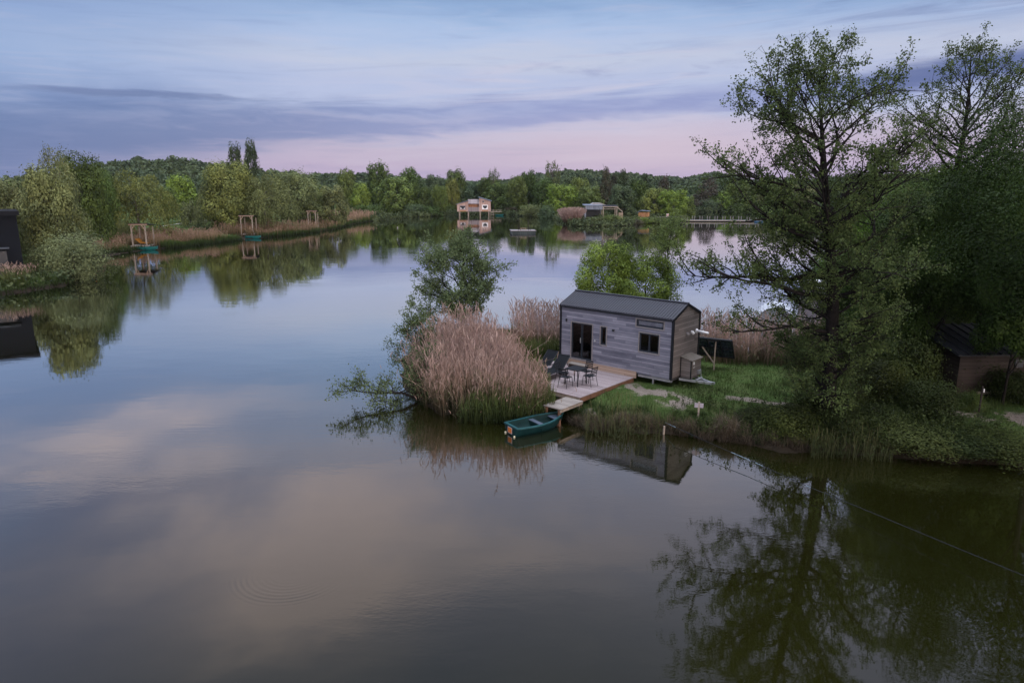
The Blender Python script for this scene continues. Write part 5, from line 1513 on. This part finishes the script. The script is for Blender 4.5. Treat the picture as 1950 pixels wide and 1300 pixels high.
# ------------------------------------------------------------------ small things on the lawn
sp = empty('solar_rack', (9.75, 32.35, hz(9.75, 32.35)), math.radians(-30), 'tilted solar panel on a post seen from behind, right of the house', 'solar panel')
b = MB()
def sl(x, t, o=0.0): return (x, -0.1 + t * .80 + o * .55, 1.40 - t * .95 + 0.1 + o * .83)
def quadslab(mb, x0, x1, t0, t1, o0, o1):
    vs = [sl(x0, t0, o0), sl(x1, t0, o0), sl(x1, t1, o0), sl(x0, t1, o0), sl(x0, t0, o1), sl(x1, t0, o1), sl(x1, t1, o1), sl(x0, t1, o1)]
    mb.add(vs, [(0, 3, 2, 1), (4, 5, 6, 7), (0, 1, 5, 4), (1, 2, 6, 5), (2, 3, 7, 6), (3, 0, 4, 7)])
quadslab(b, -.85, .95, -0.12, 1.0, 0, .02); b.build('panel', M_SOLAR, sp)
b = MB()
for x in (-.85, -.25, .35, .91): quadslab(b, x, x + .04, -.12, 1.0, -.045, -.003)
for t in (-.12, .44, .96): quadslab(b, -.81, .91, t, t + .04, -.044, -.004)
b.build('frame', M_BLACK, sp)
MB().bar((.15, -.12, -.2), (.15, -.05, 1.42), .05, .05).build('post', M_POST, sp)
MB().bar((.15, -.1, .35), (-.5, .0, 1.1), .05, .05).build('brace', M_POST, sp)
MB().bar((-.75, .3, -.2), (-.75, .4, .95), .06, .06).build('post', M_DARKWOOD, sp)

x, y = at(1330, 789, 0.6); sg = empty('marker_post', (x, y, hz(x, y)), math.radians(-15), 'short wooden post with two pale plates on the lawn edge', 'post')
b = MB(); b.box(-.035, .035, -.035, .035, -.2, .74); b.build('post', M_POST, sg)
for x0, x1 in ((-.17, -.02), (.03, .17)):
    MB().box(x0, x1, -.055 if x0 < 0 else -.052, -.038, .52, .70).build('plate', plain('faded_plate', (0.30, 0.28, 0.32), 0.7), sg)
x, y = at(1264, 812, 0.3); g = hz(x, y)
stake = empty('mooring_stake', (x, y, g), 0, 'stubby stake on the bank that holds the rope', 'stake')
MB().tube([(0, 0, -.3), (0.02, 0, .34)], .04, 7).build('peg', M_POST, stake)
rope = empty('mooring_rope', (x, y, g + .25), 0, 'long dark rope with bluish white windings stretched from the bank over the water', 'rope')
RP = [(1264, 803, g + .27), (1288, 814, .40), (1374, 853, .33), (1428, 876, .30), (1537, 925, .27), (1659, 975, .27), (1760, 1017, .28), (1840, 1050, .30), (1990, 1112, .36)]
RP = [Vector((*at(a, b_, c_), c_)) - rope.location for a, b_, c_ in RP]
b = MB(); b.tube(RP, .009, 6); b.build('line', plain('rope_fibre', (0.022, 0.025, 0.032), 0.9, 0.2, 20), rope)
M_WRAP = plain('bluish_winding', (0.15, 0.20, 0.24), 0.8, 0.35, 30)
for (i, t0, t1) in ((0, 0.05, .95), (2, 0.35, 1.0), (3, 0.1, .25), (4, -.02, .06)):
    p0, p1 = RP[i], RP[i + 1]; b = MB(); nn = 6
    pts = [p0 + (p1 - p0) * (t0 + (t1 - t0) * j / nn) + Vector((0, 0, .004 * (j % 2))) for j in range(nn + 1)]
    b.tube(pts, [.011 + .004 * (j % 2) for j in range(nn + 1)], 6); b.build('winding', M_WRAP, rope)
x, y = at(1862, 795, 0.6); fp = empty('fence_post', (x, y, hz(x, y)), 0, 'thin dark fence post with a white insulator in front of the shed', 'post')
MB().tube([(0, 0, -.3), (0.02, 0, 1.25)], .035, 7).build('post', M_DARKWOOD, fp)
MB().box(.03, .06, -.065, -.036, 1.02, 1.16).build('insulator', M_WHITE, fp)

# ------------------------------------------------------------------ sheds and cabins close by
x, y = at(1818, 757, .65); sh = empty('shed', (x, y, hz(x, y) - .05), math.radians(3), 'dark log shed with a ribbed metal roof at the right edge', 'shed')
MB().box(0, 6.0, 0, 2.6, 0.25, 2.0).build('wall', M_DARKWOOD, sh)
b = MB(); b.add([(-.35, -.35, 1.93), (6.3, -.35, 1.93), (6.3, 2.9, 2.62), (-.35, 2.9, 2.62), (-.35, -.35, 1.97), (6.3, -.35, 1.97), (6.3, 2.9, 2.66), (-.35, 2.9, 2.66)], [(0, 3, 2, 1), (4, 5, 6, 7), (0, 1, 5, 4), (1, 2, 6, 5), (2, 3, 7, 6), (3, 0, 4, 7)])
for i in range(15): b.bar((-.3 + i * .46, -.36, 2.0), (-.3 + i * .46, 2.9, 2.69), .07, .05)
b.build('roof', M_DARKROOF, sh)
MB().box(0.9, 6.1, -.12, -.003, .22, .32).build('floor_beam', M_POST, sh)
MB().box(0.05, 5.9, .02, 2.55, -.3, .248).build('base', M_DARK, sh)
MB().box(2.4, 2.75, -.05, -.003, 1.35, 1.7).build('window', M_FRAME, sh)
x, y = at(1847, 782, .62); plant(x, y, hz(x, y), .95, .95, 'dome', 'oak', 'small leafy sapling beside the fence post in front of the shed', 11, True, None, 1.0)

x, y = 22.6, 44.6; fc = empty('flat_roof_hut', (x, y, hz(x, y)), math.radians(8), 'hut with a pale flat roof half hidden behind the alder', 'hut')
MB().box(-1.9, 1.9, 0, 3.4, 0, 2.55).build('wall', M_GREYCLAD, fc)
MB().box(-2.2, 2.2, -.4, 3.7, 2.555, 2.7).build('roof', plain('pale_roof_sheet', (0.50, 0.51, 0.54), 0.4), fc)
MB().box(-2.22, 2.22, -.43, -.403, 2.53, 2.72).build('fascia', M_WHITE, fc)
x, y = xat(1494, 38.2), 38.2; as_ = empty('arched_shelter', (x, y, hz(x, y)), math.radians(-20), 'pale arched shelter of curved sheets behind the reeds', 'shelter')
b = MB(); nn = 14
for j in range(nn):
    a0, a1 = math.pi * j / nn, math.pi * (j + 1) / nn
    for (ra, rb) in ((1.0, 1.0),):
        p = [(-math.cos(a0) * .95, 0, 1.6 + math.sin(a0) * .8), (-math.cos(a1) * .95, 0, 1.6 + math.sin(a1) * .8)]
        b.add([p[0], p[1], (p[1][0], 2.4, p[1][2]), (p[0][0], 2.4, p[0][2])], [(0, 1, 2, 3)])
    q0 = (-math.cos(a0) * .97, 1.2, 1.6 + math.sin(a0) * .82)
    b.bar((q0[0], -.02, q0[2]), (q0[0], 2.42, q0[2]), .05, .03)
b.build('vault', plain('pale_sheet', (0.42, 0.45, 0.50), 0.5, 0.06), as_)
pts = [(-math.cos(math.pi * j / nn) * .94, 1.6 + math.sin(math.pi * j / nn) * .79) for j in range(nn + 1)]
MB().prism([(-.94, 0), (.94, 0)] + pts[::-1], .05, 2.35).build('end_wall', boards('pale_blue_slats', [(0.24, 0.27, 0.31), (0.34, 0.37, 0.42), (0.42, 0.45, 0.50)], 2, 0.16, 0, 0.7, 4), as_)

x, y = xat(29, 68.0), 68.0; dk = empty('dark_cabin', (x, y, 0.3), math.radians(37), 'tall dark blue cabin with a flat overhanging roof cut by the left edge', 'cabin')
zt = zat(29, 410, 68) - .3
MB().box(-12, 0, 0, 9, -1, zt).build('wall', M_DARKWALL, dk)
MB().box(-12.3, .25, -.5, 9.4, zt + .003, zt + .42).build('roof', plain('dark_roof_edge', (0.008, 0.009, 0.012), 0.8), dk)
MB().box(-6, -0.95, -1.0, -.003, zt * .52, zt * .52 + .12).build('awning', plain('grey_sheet', (0.05, 0.06, 0.075), 0.6), dk)
MB().box(-5.6, -1.2, -.06, -.004, .6, zt * .48).build('window', M_FRAME, dk)

# ------------------------------------------------------------------ fishing decks on the left bank
def fishing_deck(px, py, wpx, ptop, label, cat='fishing deck', roofcol=M_DARKROOF, beam=M_SKIRT, chairs=()):
    x, y = at(px, py); s = y / 1300 * 0.985
    w = wpx * s; zr = zat(px, ptop, y)
    r = empty('fishing_deck', (x, y, 0), math.radians(6), label, cat, 'roofed fishing decks on the left bank')
    MB().box(-.3, w + .3, -.3, 3.4, .48, .65).build('platform', M_JETTY, r)
    for X_ in (0, w):
        for Y_ in (0, 3.0):
            MB().box(X_ - .09, X_ + .09, Y_ - .09, Y_ + .09, -1.2, zr - .25 + Y_ * -.12).build('post', M_POST, r)
    b = MB(); b.box(-.35, w + .35, -.12, .12, zr - .247, zr - .02)
    for X_, sg_ in ((0.0, 1), (w, -1)): b.bar((X_ + sg_ * .05, 0, zr - .9), (X_ + sg_ * .5, 0, zr - .25), .11, .11)
    b.build('roof_beam', beam, r)
    b = MB(); b.add([(-.4, -.35, zr + .0), (w + .4, -.35, zr), (w + .4, 3.6, zr - .42), (-.4, 3.6, zr - .42), (-.4, -.35, zr + .07), (w + .4, -.35, zr + .07), (w + .4, 3.6, zr - .35), (-.4, 3.6, zr - .35)], [(0, 3, 2, 1), (4, 5, 6, 7), (0, 1, 5, 4), (1, 2, 6, 5), (2, 3, 7, 6), (3, 0, 4, 7)])
    b.build('roof', roofcol, r)
    return r, w
d1, w1_ = fishing_deck(254.5, 475, 25, 426, 'nearest fishing deck, open timber frame with a thin roof before the weeping willow')
d2, w2_ = fishing_deck(461, 451.5, 21, 410, 'second fishing deck, open timber frame in front of the grey willows')
d3, w3_ = fishing_deck(588, 437, 14, 401, 'third fishing deck, timber frame standing in the reeds beside a red roof')
def deck_chair(loc, rz, label, m):
    r = empty('deck_chair', loc, rz, label, 'deck chair', 'padded chairs on the fishing decks')
    b = MB(); b.add([(-.5, -.3, .42), (.55, -.3, .38), (.55, .3, .38), (-.5, .3, .42), (-.5, -.3, .30), (.55, -.3, .26), (.55, .3, .26), (-.5, .3, .30)], [(0, 1, 2, 3), (7, 6, 5, 4), (0, 4, 5, 1), (1, 5, 6, 2), (2, 6, 7, 3), (3, 7, 4, 0)]); b.build('seat', m, r)
    b = MB(); b.add([(-.5, -.3, .42), (-.5, .3, .42), (-1.15, .3, 1.05), (-1.15, -.3, 1.05), (-.55, -.3, .32), (-.55, .3, .32), (-1.25, .3, .98), (-1.25, -.3, .98)], [(0, 1, 2, 3), (7, 6, 5, 4), (0, 4, 5, 1), (1, 5, 6, 2), (2, 6, 7, 3), (3, 7, 4, 0)]); b.build('backrest', m, r)
    for X_ in (-.6, .45):
        for Y_ in (-.26, .26): MB().box(X_ - .03, X_ + .03, Y_ - .03, Y_ + .03, 0, .27).build('leg', M_DARKWOOD, r)
    return r
bx0, by0 = at(254.5, 475); deck_chair((bx0 + 1.45, by0 + .7, .65), .1, 'yellow padded chair in front on the nearest fishing deck', M_YELLOW)
deck_chair((bx0 + 1.2, by0 + 1.9, .65), .1, 'yellow padded chair farther back on the nearest fishing deck', M_YELLOW)
bx0, by0 = at(461, 451.5); deck_chair((bx0 + 1.5, by0 + .9, .65), .1, 'tan padded chair on the second fishing deck', plain('tan_cushion', (0.30, 0.22, 0.12), 0.8))
x, y = xat(582, 192), 192; rr_ = empty('red_roof_hut', (x, y, hz(x, y)), .3, 'small hut with a rusty red roof behind the third fishing deck', 'hut')
zz = zat(582, 408, 192) - hz(x, y)
MB().box(-1.7, 1.3, 0, 2.5, -.3, zz - .5).build('wall', M_DARKWOOD, rr_)
MB().prism([(-2.1, zz - .7), (-.2, zz + .55), (1.7, zz - .7), (1.7, zz - .82), (-.2, zz + .42), (-2.1, zz - .82)], -.3, 2.8).build('roof', M_RUST, rr_)
# raft by the pink reeds
x, y = at(656, 426); rf_ = empty('raft', (x, y, 0), -.05, 'small floating raft with a pale edged top near the pink reeds', 'raft')
MB().box(-1.8, 1.8, 0, 2.6, 1.02, 1.14).build('platform', M_PALEFR, rf_)
for X_ in (-1.5, -.5, .5, 1.5):
    for Y_ in (.15, 2.4): MB().tube([(X_, Y_, -.2), (X_, Y_, 1.017)], .12, 8).build('leg', M_POST, rf_)
MB().box(-1.4, 1.4, .3, 2.2, .05, .35).build('float', M_DARK, rf_)
# path
PATHP = [(300, 434), (340, 428), (400, 421), (470, 414)]
pp = [at(a, b_, 1.0) for a, b_ in PATHP]
V = []; 
for (x, y) in pp:
    V += [(x, y, hz(x, y) + .07), (x - 1.2, y + 3.5, hz(x - 1.2, y + 3.5) + .07)]
tag(link('path', np_mesh('path', V, [(2 * i, 2 * i + 2, 2 * i + 3, 2 * i + 1) for i in range(len(pp) - 1)]), plain('pale_gravel', (0.42, 0.40, 0.38), 0.9)), 'pale gravel path behind the left bank reeds', 'path', kind='structure')

# ------------------------------------------------------------------ stilt house
x0, y0 = at(870.8, 411.3); S_ = y0 / 1300 * 0.985
sthouse = empty('stilt_house', (x0, y0, 0), 0, 'pinkish timber house on stilts standing in the water by the far shore', 'stilt house')
def sxp(px): return (px - 870.8) * S_
FZ = 8.2 * S_
xa, xb, xc, xd = 0.0, sxp(891.4), sxp(912.9), sxp(934)
def vol(name, X0, X1, zl, zr, holes, depth=5.0, mat=M_PINKCLAD):
    mb = MB()
    xs = sorted({X0, X1, *[h[0] for h in holes], *[h[1] for h in holes]}); zs = sorted({FZ, min(zl, zr), *[h[2] for h in holes], *[h[3] for h in holes]})
    for a, b in zip(xs[:-1], xs[1:]):
        for c, d in zip(zs[:-1], zs[1:]):
            if any(h[0] < (a + b) / 2 < h[1] and h[2] < (c + d) / 2 < h[3] for h in holes): continue
            mb.add([(a, 0, c), (b, 0, c), (b, 0, d), (a, 0, d)], [(0, 1, 2, 3)])
    lo = min(zl, zr)
    mb.add([(X0, 0, lo), (X1, 0, lo), (X1, 0, zr), (X0, 0, zl)] if zl != zr else [], [(0, 1, 2) if zl < zr else (0, 1, 3)] if zl != zr else [])
    mb.add([(X0, 0, FZ), (X0, 0, zl), (X0, depth, zl), (X0, depth, FZ)], [(0, 1, 2, 3)])
    mb.add([(X1, 0, FZ), (X1, depth, FZ), (X1, depth, zr), (X1, 0, zr)], [(0, 1, 2, 3)])
    mb.add([(X0, depth, FZ), (X0, depth, zl), (X1, depth, zr), (X1, depth, FZ)], [(0, 1, 2, 3)])
    mb.add([(X0, 0, FZ), (X0, depth, FZ), (X1, depth, FZ), (X1, 0, FZ)], [(0, 1, 2, 3)])
    return mb.build(name, mat, sthouse)
zpx = lambda py: FZ + (403.1 - py) * S_
W1 = (sxp(875.8), sxp(887.0), zpx(399.2), zpx(391.8)); W2 = (sxp(918.3), sxp(929.0), zpx(398.8), zpx(390.6)); W3 = (sxp(918.7), sxp(922.0), zpx(386.0), zpx(383.0))
vol('wall', xa, xb, zpx(389.6), zpx(384.2), [W1])
vol('wall', xc, xd, zpx(378.3), zpx(383.6), [W2, W3])
BALC = (xb + .15, xc - .15, zpx(394.8), zpx(389.2))
vl = vol('link_wall', xb + .004, xc - .004, zpx(389.0), zpx(389.0), [BALC], 4.5, M_GREYCLAD)
MB().box(xb + .05, xc - .05, 1.2, 1.3, FZ + .1, zpx(389.1)).build('balcony_back', M_RUST, vl)
b = MB(); b.add([(xb - .1, -.15, zpx(388.8)), (xc - .01, -.15, zpx(388.8)), (xc - .01, 2.6, zpx(381.2)), (xb - .1, 2.6, zpx(381.2)), (xb - .1, -.15, zpx(388.0)), (xc - .01, -.15, zpx(388.0)), (xc - .01, 2.6, zpx(380.4)), (xb - .1, 2.6, zpx(380.4))], [(0, 3, 2, 1), (4, 5, 6, 7), (0, 1, 5, 4), (1, 2, 6, 5), (2, 3, 7, 6), (3, 0, 4, 7)]); b.build('link_roof', M_GREYCLAD, sthouse)
for (X0, X1, z0, z1) in ((xa - .45, xb + .1, zpx(390.3), zpx(382.6)), (xc - .35, xd + .45, zpx(376.9), zpx(384.0))):
    MB().add([(X0, -.3, z0), (X1, -.3, z1), (X1, 5.3, z1), (X0, 5.3, z0), (X0, -.3, z0 + .2), (X1, -.3, z1 + .2), (X1, 5.3, z1 + .2), (X0, 5.3, z0 + .2)], [(0, 3, 2, 1), (4, 5, 6, 7), (0, 1, 5, 4), (1, 2, 6, 5), (2, 3, 7, 6), (3, 0, 4, 7)]).build('roof', M_SLATE, sthouse)
for i, Wd_ in enumerate((W1, W2, W3)):
    a, b_, c, d = Wd_; t = .25 if i < 2 else .12
    f = MB(); m_ = (M_GREYCLAD, M_WHITE, M_PALEFR)[i]
    f.box(a - .02, a + t, -.14, .12, c, d); f.box(b_ - t, b_ + .02, -.14, .12, c, d); f.box(a + t, b_ - t, -.14, .12, c - .02, c + t); f.box(a + t, b_ - t, -.14, .12, d - t, d + .02)
    fr_ = f.build('window', m_, sthouse)
    MB().box(a + t, b_ - t, .02, .06, c + t, d - t).build('pane', M_FRAME, fr_)
    if i < 2:
        q = MB(); q.add([(a + t, -.02, c + t), (a + t + .6, -.02, c + t), (a + t, -.02, c + t + .55)], [(0, 1, 2)]); q.add([(b_ - t, -.02, c + t), (b_ - t, -.02, c + t + .55), (b_ - t - .55, -.02, c + t)], [(0, 1, 2)]); q.build('curtain', M_WHITE, fr_)
        MB().box(a - .1, b_ + .1, -.06, -.004, c - .75, c - .42).build('sill_board', M_ORBOARD, fr_)
for X_ in (sxp(874.8), sxp(891.6), sxp(914.2), sxp(930.5)):
    for Y_ in (.3, 4.4): MB().box(X_ - .17, X_ + .17, Y_ - .17, Y_ + .17, -1.5, FZ - .003).build('stilt', M_POST, sthouse)
b = MB(); b.box(xd + .01, sxp(955), 1.6, 3.0, FZ - .2, FZ); b.build('walkway', M_POST, sthouse)
b = MB(); b.bar((xd, 1.7, FZ + .55), (sxp(955), 1.7, FZ + .55), .08, .08)
for X_ in (sxp(938), sxp(945), sxp(952)): b.bar((X_, 1.7, FZ), (X_, 1.7, FZ + .6), .1, .1)
b.build('railing', M_POST, sthouse)
x, y = at(937, 411.5); ld = empty('step_landing', (x, y, 0), 0, 'low landing with two treads between the stilt house and its boat', 'landing')
for z_ in (.5, 1.3): MB().box(-.6, .6, 0, 1.0, z_, z_ + .12).build('tread', M_POST, ld)
for X_ in (-.5, .5): MB().box(X_ - .06, X_ + .06, .3, .42, -1, 2.6).build('post', M_POST, ld)

# ------------------------------------------------------------------ swimming pontoon
x0, y0 = at(973.5, 445); S_ = 26.0 * 0 + y0 / 1300 * .985
pn = empty('swimming_pontoon', (x0, y0, 0), math.radians(4), 'square floating pontoon with tall timber frames in mid lake', 'pontoon')
wp = 48 * S_; dp = 5.2
MB().box(0.1, wp - .1, 0.1, dp - .1, -.4, .46).build('hull', boards('pontoon_planks', [(0.02, 0.03, 0.035), (0.035, 0.05, 0.055), (0.06, 0.075, 0.08)], 0, 0.45, 2, 0.7, 5), pn)
MB().box(-.05, wp + .05, -.05, dp + .05, .56, .64).build('top_deck', M_PALEFR, pn)
MB().box(0.0, wp, 0.0, dp, .463, .557).build('rim', M_DARKWOOD, pn)
ZT = .643
for X_, m_ in ((1.75, M_DARKWOOD), (3.95, M_DARKWOOD)):
    b = MB(); hh = 2.45
    for Y_ in (.9, 1.5): b.bar((X_, Y_, ZT), (X_ + (.12 if X_ < 2 else -.1), Y_, ZT + hh), .07, .07)
    b.bar((X_ + .1, .85, ZT + hh * .9), (X_ + .1, 1.55, ZT + hh * .9), .1, .12); b.bar((X_ + .45, 1.2, ZT), (X_ + .05, 1.2, ZT + .8), .1, .1)
    b.build('frame_post', m_, pn)
MB().bar((1.3, 1.2, ZT + 2.2), (2.6, 1.2, ZT + 2.2), .06, .07).build('cross_bar', M_DARKWOOD, pn)
b = MB(); b.box(2.2, 3.6, 1.4, 1.9, ZT + .4, ZT + .48); b.box(2.3, 2.4, 1.5, 1.8, ZT, ZT + .397); b.box(3.3, 3.4, 1.5, 1.8, ZT, ZT + .397); b.build('bench', M_SKIRT, pn)

# ------------------------------------------------------------------ grey cabin with porch, orange shed
D = 206.0; S_ = D / 1300 * .985; xo = xat(1113, D); zg = 0.95
def cz(py): return zat(1145, py, D) - zg
cabn = empty('lakeside_cabin', (xo, D, zg), 0, 'low blue grey cabin with an open timber porch on the far shore', 'cabin')
def cx_(px): return (px - 1113) * S_
b = MB(); b.box(0, .5, 0, 5, -.5, cz(396)); b.box(.5, cx_(1147), 3.5, 3.8, -.5, cz(398)); b.build('wall', M_BLUEGREY, cabn)
MB().box(cx_(1114.6), cx_(1147), -.2, 0.1, cz(399), cz(392)).build('fascia', M_BLUEGREY, cabn)
MB().add([(cx_(1112), -.3, cz(392) + .01), (cx_(1147), -.3, cz(392) + .01), (cx_(1147), 6, cz(390.5)), (cx_(1112), 6, cz(390.5)), (cx_(1112), -.3, cz(392) + .2), (cx_(1147), -.3, cz(392) + .2), (cx_(1147), 6, cz(390.5) + .2), (cx_(1112), 6, cz(390.5) + .2)], [(0, 3, 2, 1), (4, 5, 6, 7), (0, 1, 5, 4), (1, 2, 6, 5), (2, 3, 7, 6), (3, 0, 4, 7)]).build('roof', M_SLATE, cabn)
up = MB(); up.prism([(cx_(1128), cz(390)), (cx_(1133), cz(386.8)), (cx_(1146), cz(386.8)), (cx_(1157), cz(391))], 3, 8); up.build('upper_roof', plain('pale_slate', (0.26, 0.26, 0.27), 0.6), cabn)
MB().box(cx_(1118), cx_(1146), 3.4, 3.48, 0, cz(400)).build('window', M_FRAME, cabn)
b = MB(); b.bar((cx_(1147), 0, cz(394)), (cx_(1177), 0, cz(394)), .25, .22); b.bar((cx_(1147), 0, cz(398)), (cx_(1172), 0, cz(398)), .15, .15)
b.bar((cx_(1147), 3.6, cz(394)), (cx_(1177), 3.6, cz(394)), .2, .2); b.bar((cx_(1175), -.1, cz(394.6)), (cx_(1185.5), -.1, cz(403.5)), .2, .22); b.build('porch_beam', M_POST, cabn)
for X_ in (cx_(1148.8), cx_(1174.5)):
    for Y_ in (0, 3.6): MB().box(X_ - .12, X_ + .12, Y_ - .12, Y_ + .12, -.5, cz(394.8)).build('porch_post', M_POST, cabn)
MB().add([(cx_(1147), 0.12, cz(393)), (cx_(1177), 0.12, cz(393)), (cx_(1177), 4, cz(391.6)), (cx_(1147), 4, cz(391.6)), (cx_(1147), .12, cz(393) + .12), (cx_(1177), .12, cz(393) + .12), (cx_(1177), 4, cz(391.6) + .12), (cx_(1147), 4, cz(391.6) + .12)], [(0, 3, 2, 1), (4, 5, 6, 7), (0, 1, 5, 4), (1, 2, 6, 5), (2, 3, 7, 6), (3, 0, 4, 7)]).build('porch_roof', M_DARKROOF, cabn)
b = MB()
for i in range(7): b.box(cx_(1177.8), cx_(1186.3), -.25, -.19, .05 + i * .3, .05 + i * .3 + .2)
b.build('slatted_screen', M_SKIRT, cabn)
x, y = at(1172, 419, .8); rp = empty('ramp', (x, y, 0), 0, 'narrow plank ramp leading down to the water right of the cabin', 'ramp')
x2, y2 = at(1188, 425.5, .25)
MB().bar((0, 0, .95), (x2 - x, y2 - y, .3), .9, .12).build('plank', M_PALEFR, rp)
for t_ in (.1, .9): MB().bar(((x2 - x) * t_, (y2 - y) * t_, -.4), ((x2 - x) * t_, (y2 - y) * t_, .85 - .6 * t_), .12, .12).build('post', M_POST, rp)
D = 212.0; S_ = D / 1300 * .985; xo = xat(1216, D); zg = hz(xo, D)
def oz(py): return zat(1225, py, D) - zg
osd = empty('orange_shed', (xo, D, zg), math.radians(-24), 'small orange timber shed with a bluish roof on the far shore', 'shed')
MB().box(0, 2.9, 0, 2.3, -.4, oz(404.3)).build('wall', M_ORBOARD, osd)
MB().prism([(-.3, oz(404.6)), (.5, oz(400.3)), (3.2, oz(401.6)), (3.2, oz(402.6)), (.5, oz(401.3)), (-.3, oz(405.4))], -.3, 2.6).build('roof', M_SLATE, osd)
MB().box(.9, 1.8, -.05, -.004, 0, 1.9).build('door', M_RUST, osd)
x, y = at(1202, 411.5, 1.0); bn = empty('garden_bench', (x, y, hz(x, y)), 0, 'pale bench on the grass between the cabin and the orange shed', 'bench')
MB().box(-.8, .8, 0, .45, .42, .50).build('seat', M_PALEFR, bn)
for X_ in (-.65, .65): MB().box(X_ - .05, X_ + .05, .05, .4, 0, .417).build('leg', M_PALEFR, bn)

# ------------------------------------------------------------------ footbridge
x0, y0 = at(1296, 422.3); x1, y1 = at(1452, 423)
fb = empty('footbridge', (x0, y0, 0), math.atan2(y1 - y0, x1 - x0), 'long low footbridge with pale paired rail posts crossing the water', 'footbridge')
Lb = math.hypot(x1 - x0, y1 - y0); S_ = y0 / 1300 * .985
MB().box(0, Lb, 0, 1.5, .42, .56).build('bridge_deck', plain('bluish_timber', (0.20, 0.23, 0.27), 0.8), fb)
MB().box(0.02, Lb, -.06, -.003, .25, .50).build('side_beam', M_POST, fb)
MB().box(Lb * .90, Lb, -.35, -.07, -.1, .42).build('float_drum', plain('blue_plastic', (0.03, 0.075, 0.13), 0.6), fb)
for i, px in enumerate([1299, 1302.5, 1305.5, 1308.5, 1319, 1322, 1333, 1336, 1347, 1350, 1361, 1364, 1375.5, 1378.5, 1390, 1393, 1405, 1408, 1420.5, 1423.5, 1437, 1440]):
    X_ = (px - 1296) * S_
    MB().box(X_ - .09, X_ + .09, .04 if i % 2 else 1.32, .18 if i % 2 else 1.46, .563, 1.75).build('rail_post', M_PALEFR, fb)
for i in range(9):
    X_ = .6 + i * (Lb - 1.2) / 8
    MB().box(X_ - .1, X_ + .1, .3, .5, -1.4, .417).build('pile', M_DARKWOOD, fb)
MB().box(0.02, Lb, .55, 1.0, -.2, .15).build('float_beam', M_DARK, fb)
x0, y0 = at(1250, 420.5, .4); x1, y1 = at(1299, 420, .4)
fn = empty('post_fence', (x0, y0, .5), math.atan2(y1 - y0, x1 - x0), 'pale post and rail fence on the shore before the footbridge', 'fence')
Lf = math.hypot(x1 - x0, y1 - y0)
for i in range(8): MB().box(i * Lf / 7 - .07, i * Lf / 7 + .07, -.07, .07, -.5, 1.2).build('post', M_PALEFR, fn)
MB().box(-.1, Lf + .1, -.10, -.074, .98, 1.12).build('rail', M_PALEFR, fn)
x, y = at(1270.5, 418, .6); lb = empty('lifebuoy_board', (x, y - .4, .5), 0, 'white lifebuoy board with a red ring at the start of the footbridge', 'lifebuoy')
MB().box(-.38, .38, 0, .06, .85, 1.85).build('board', M_WHITE, lb)
MB().box(-.07, .07, .063, .15, -.6, 1.7).build('post', M_POST, lb)
b = MB(); pts = [(.27 * math.cos(a * .5236), -.06, 1.36 + .3 * math.sin(a * .5236)) for a in range(13)]
b.tube(pts, .075, 6, False); b.build('ring', plain('faded_red', (0.40, 0.07, 0.05), 0.6), lb)

# ------------------------------------------------------------------ floating bits
x, y = at(182, 529); by1 = empty('marker_buoy', (x, y, 0), 0, 'small dark buoy with a yellow band off the left bank', 'buoy')
MB().tube([(0, 0, -.2), (0, 0, .62)], .10, 10).build('body', M_DARK, by1); MB().tube([(0, 0, .30), (0, 0, .42)], .112, 10).build('band', M_YELLOW, by1)
x, y = at(757, 434); by2 = empty('float', (x, y, 0), 0, 'white float on the water left of the stilt house', 'float')
MB().tube([(0, 0, -.1), (0, 0, .2), (0, 0, .36)], [.16, .16, .06], 10).build('body', M_PALEFR, by2)
x, y = at(771, 628); b = MB()
b.tube([(-.30, 0, .0), (-.22, .01, .05), (0, .02, .055), (.2, 0, .03), (.42, -.1, .0), (.55, -.22, -.02)], [.02, .06, .07, .06, .03, .01], 8)
lgx = b.build('driftwood', M_BARK, None, True); lgx.location = (x, y, 0); tag(lgx, 'dark piece of driftwood floating left of the willow', 'driftwood')
# ------------------------------------------------------------------ evening haze
m = bpy.data.materials.new('haze'); m.use_nodes = True; nt = m.node_tree
nt.nodes.remove(nt.nodes['Principled BSDF'])
v = nt.nodes.new('ShaderNodeVolumePrincipled'); v.inputs['Color'].default_value = (0.80, 0.84, 0.95, 1); v.inputs['Density'].default_value = 0.00004
nt.links.new(v.outputs[0], nt.nodes['Material Output'].inputs['Volume'])
tag(MB().box(-1900, 1900, -320, 1850, -2.6, 62).build('haze', m), 'thin evening haze over the lake and woods', 'haze', kind='stuff')
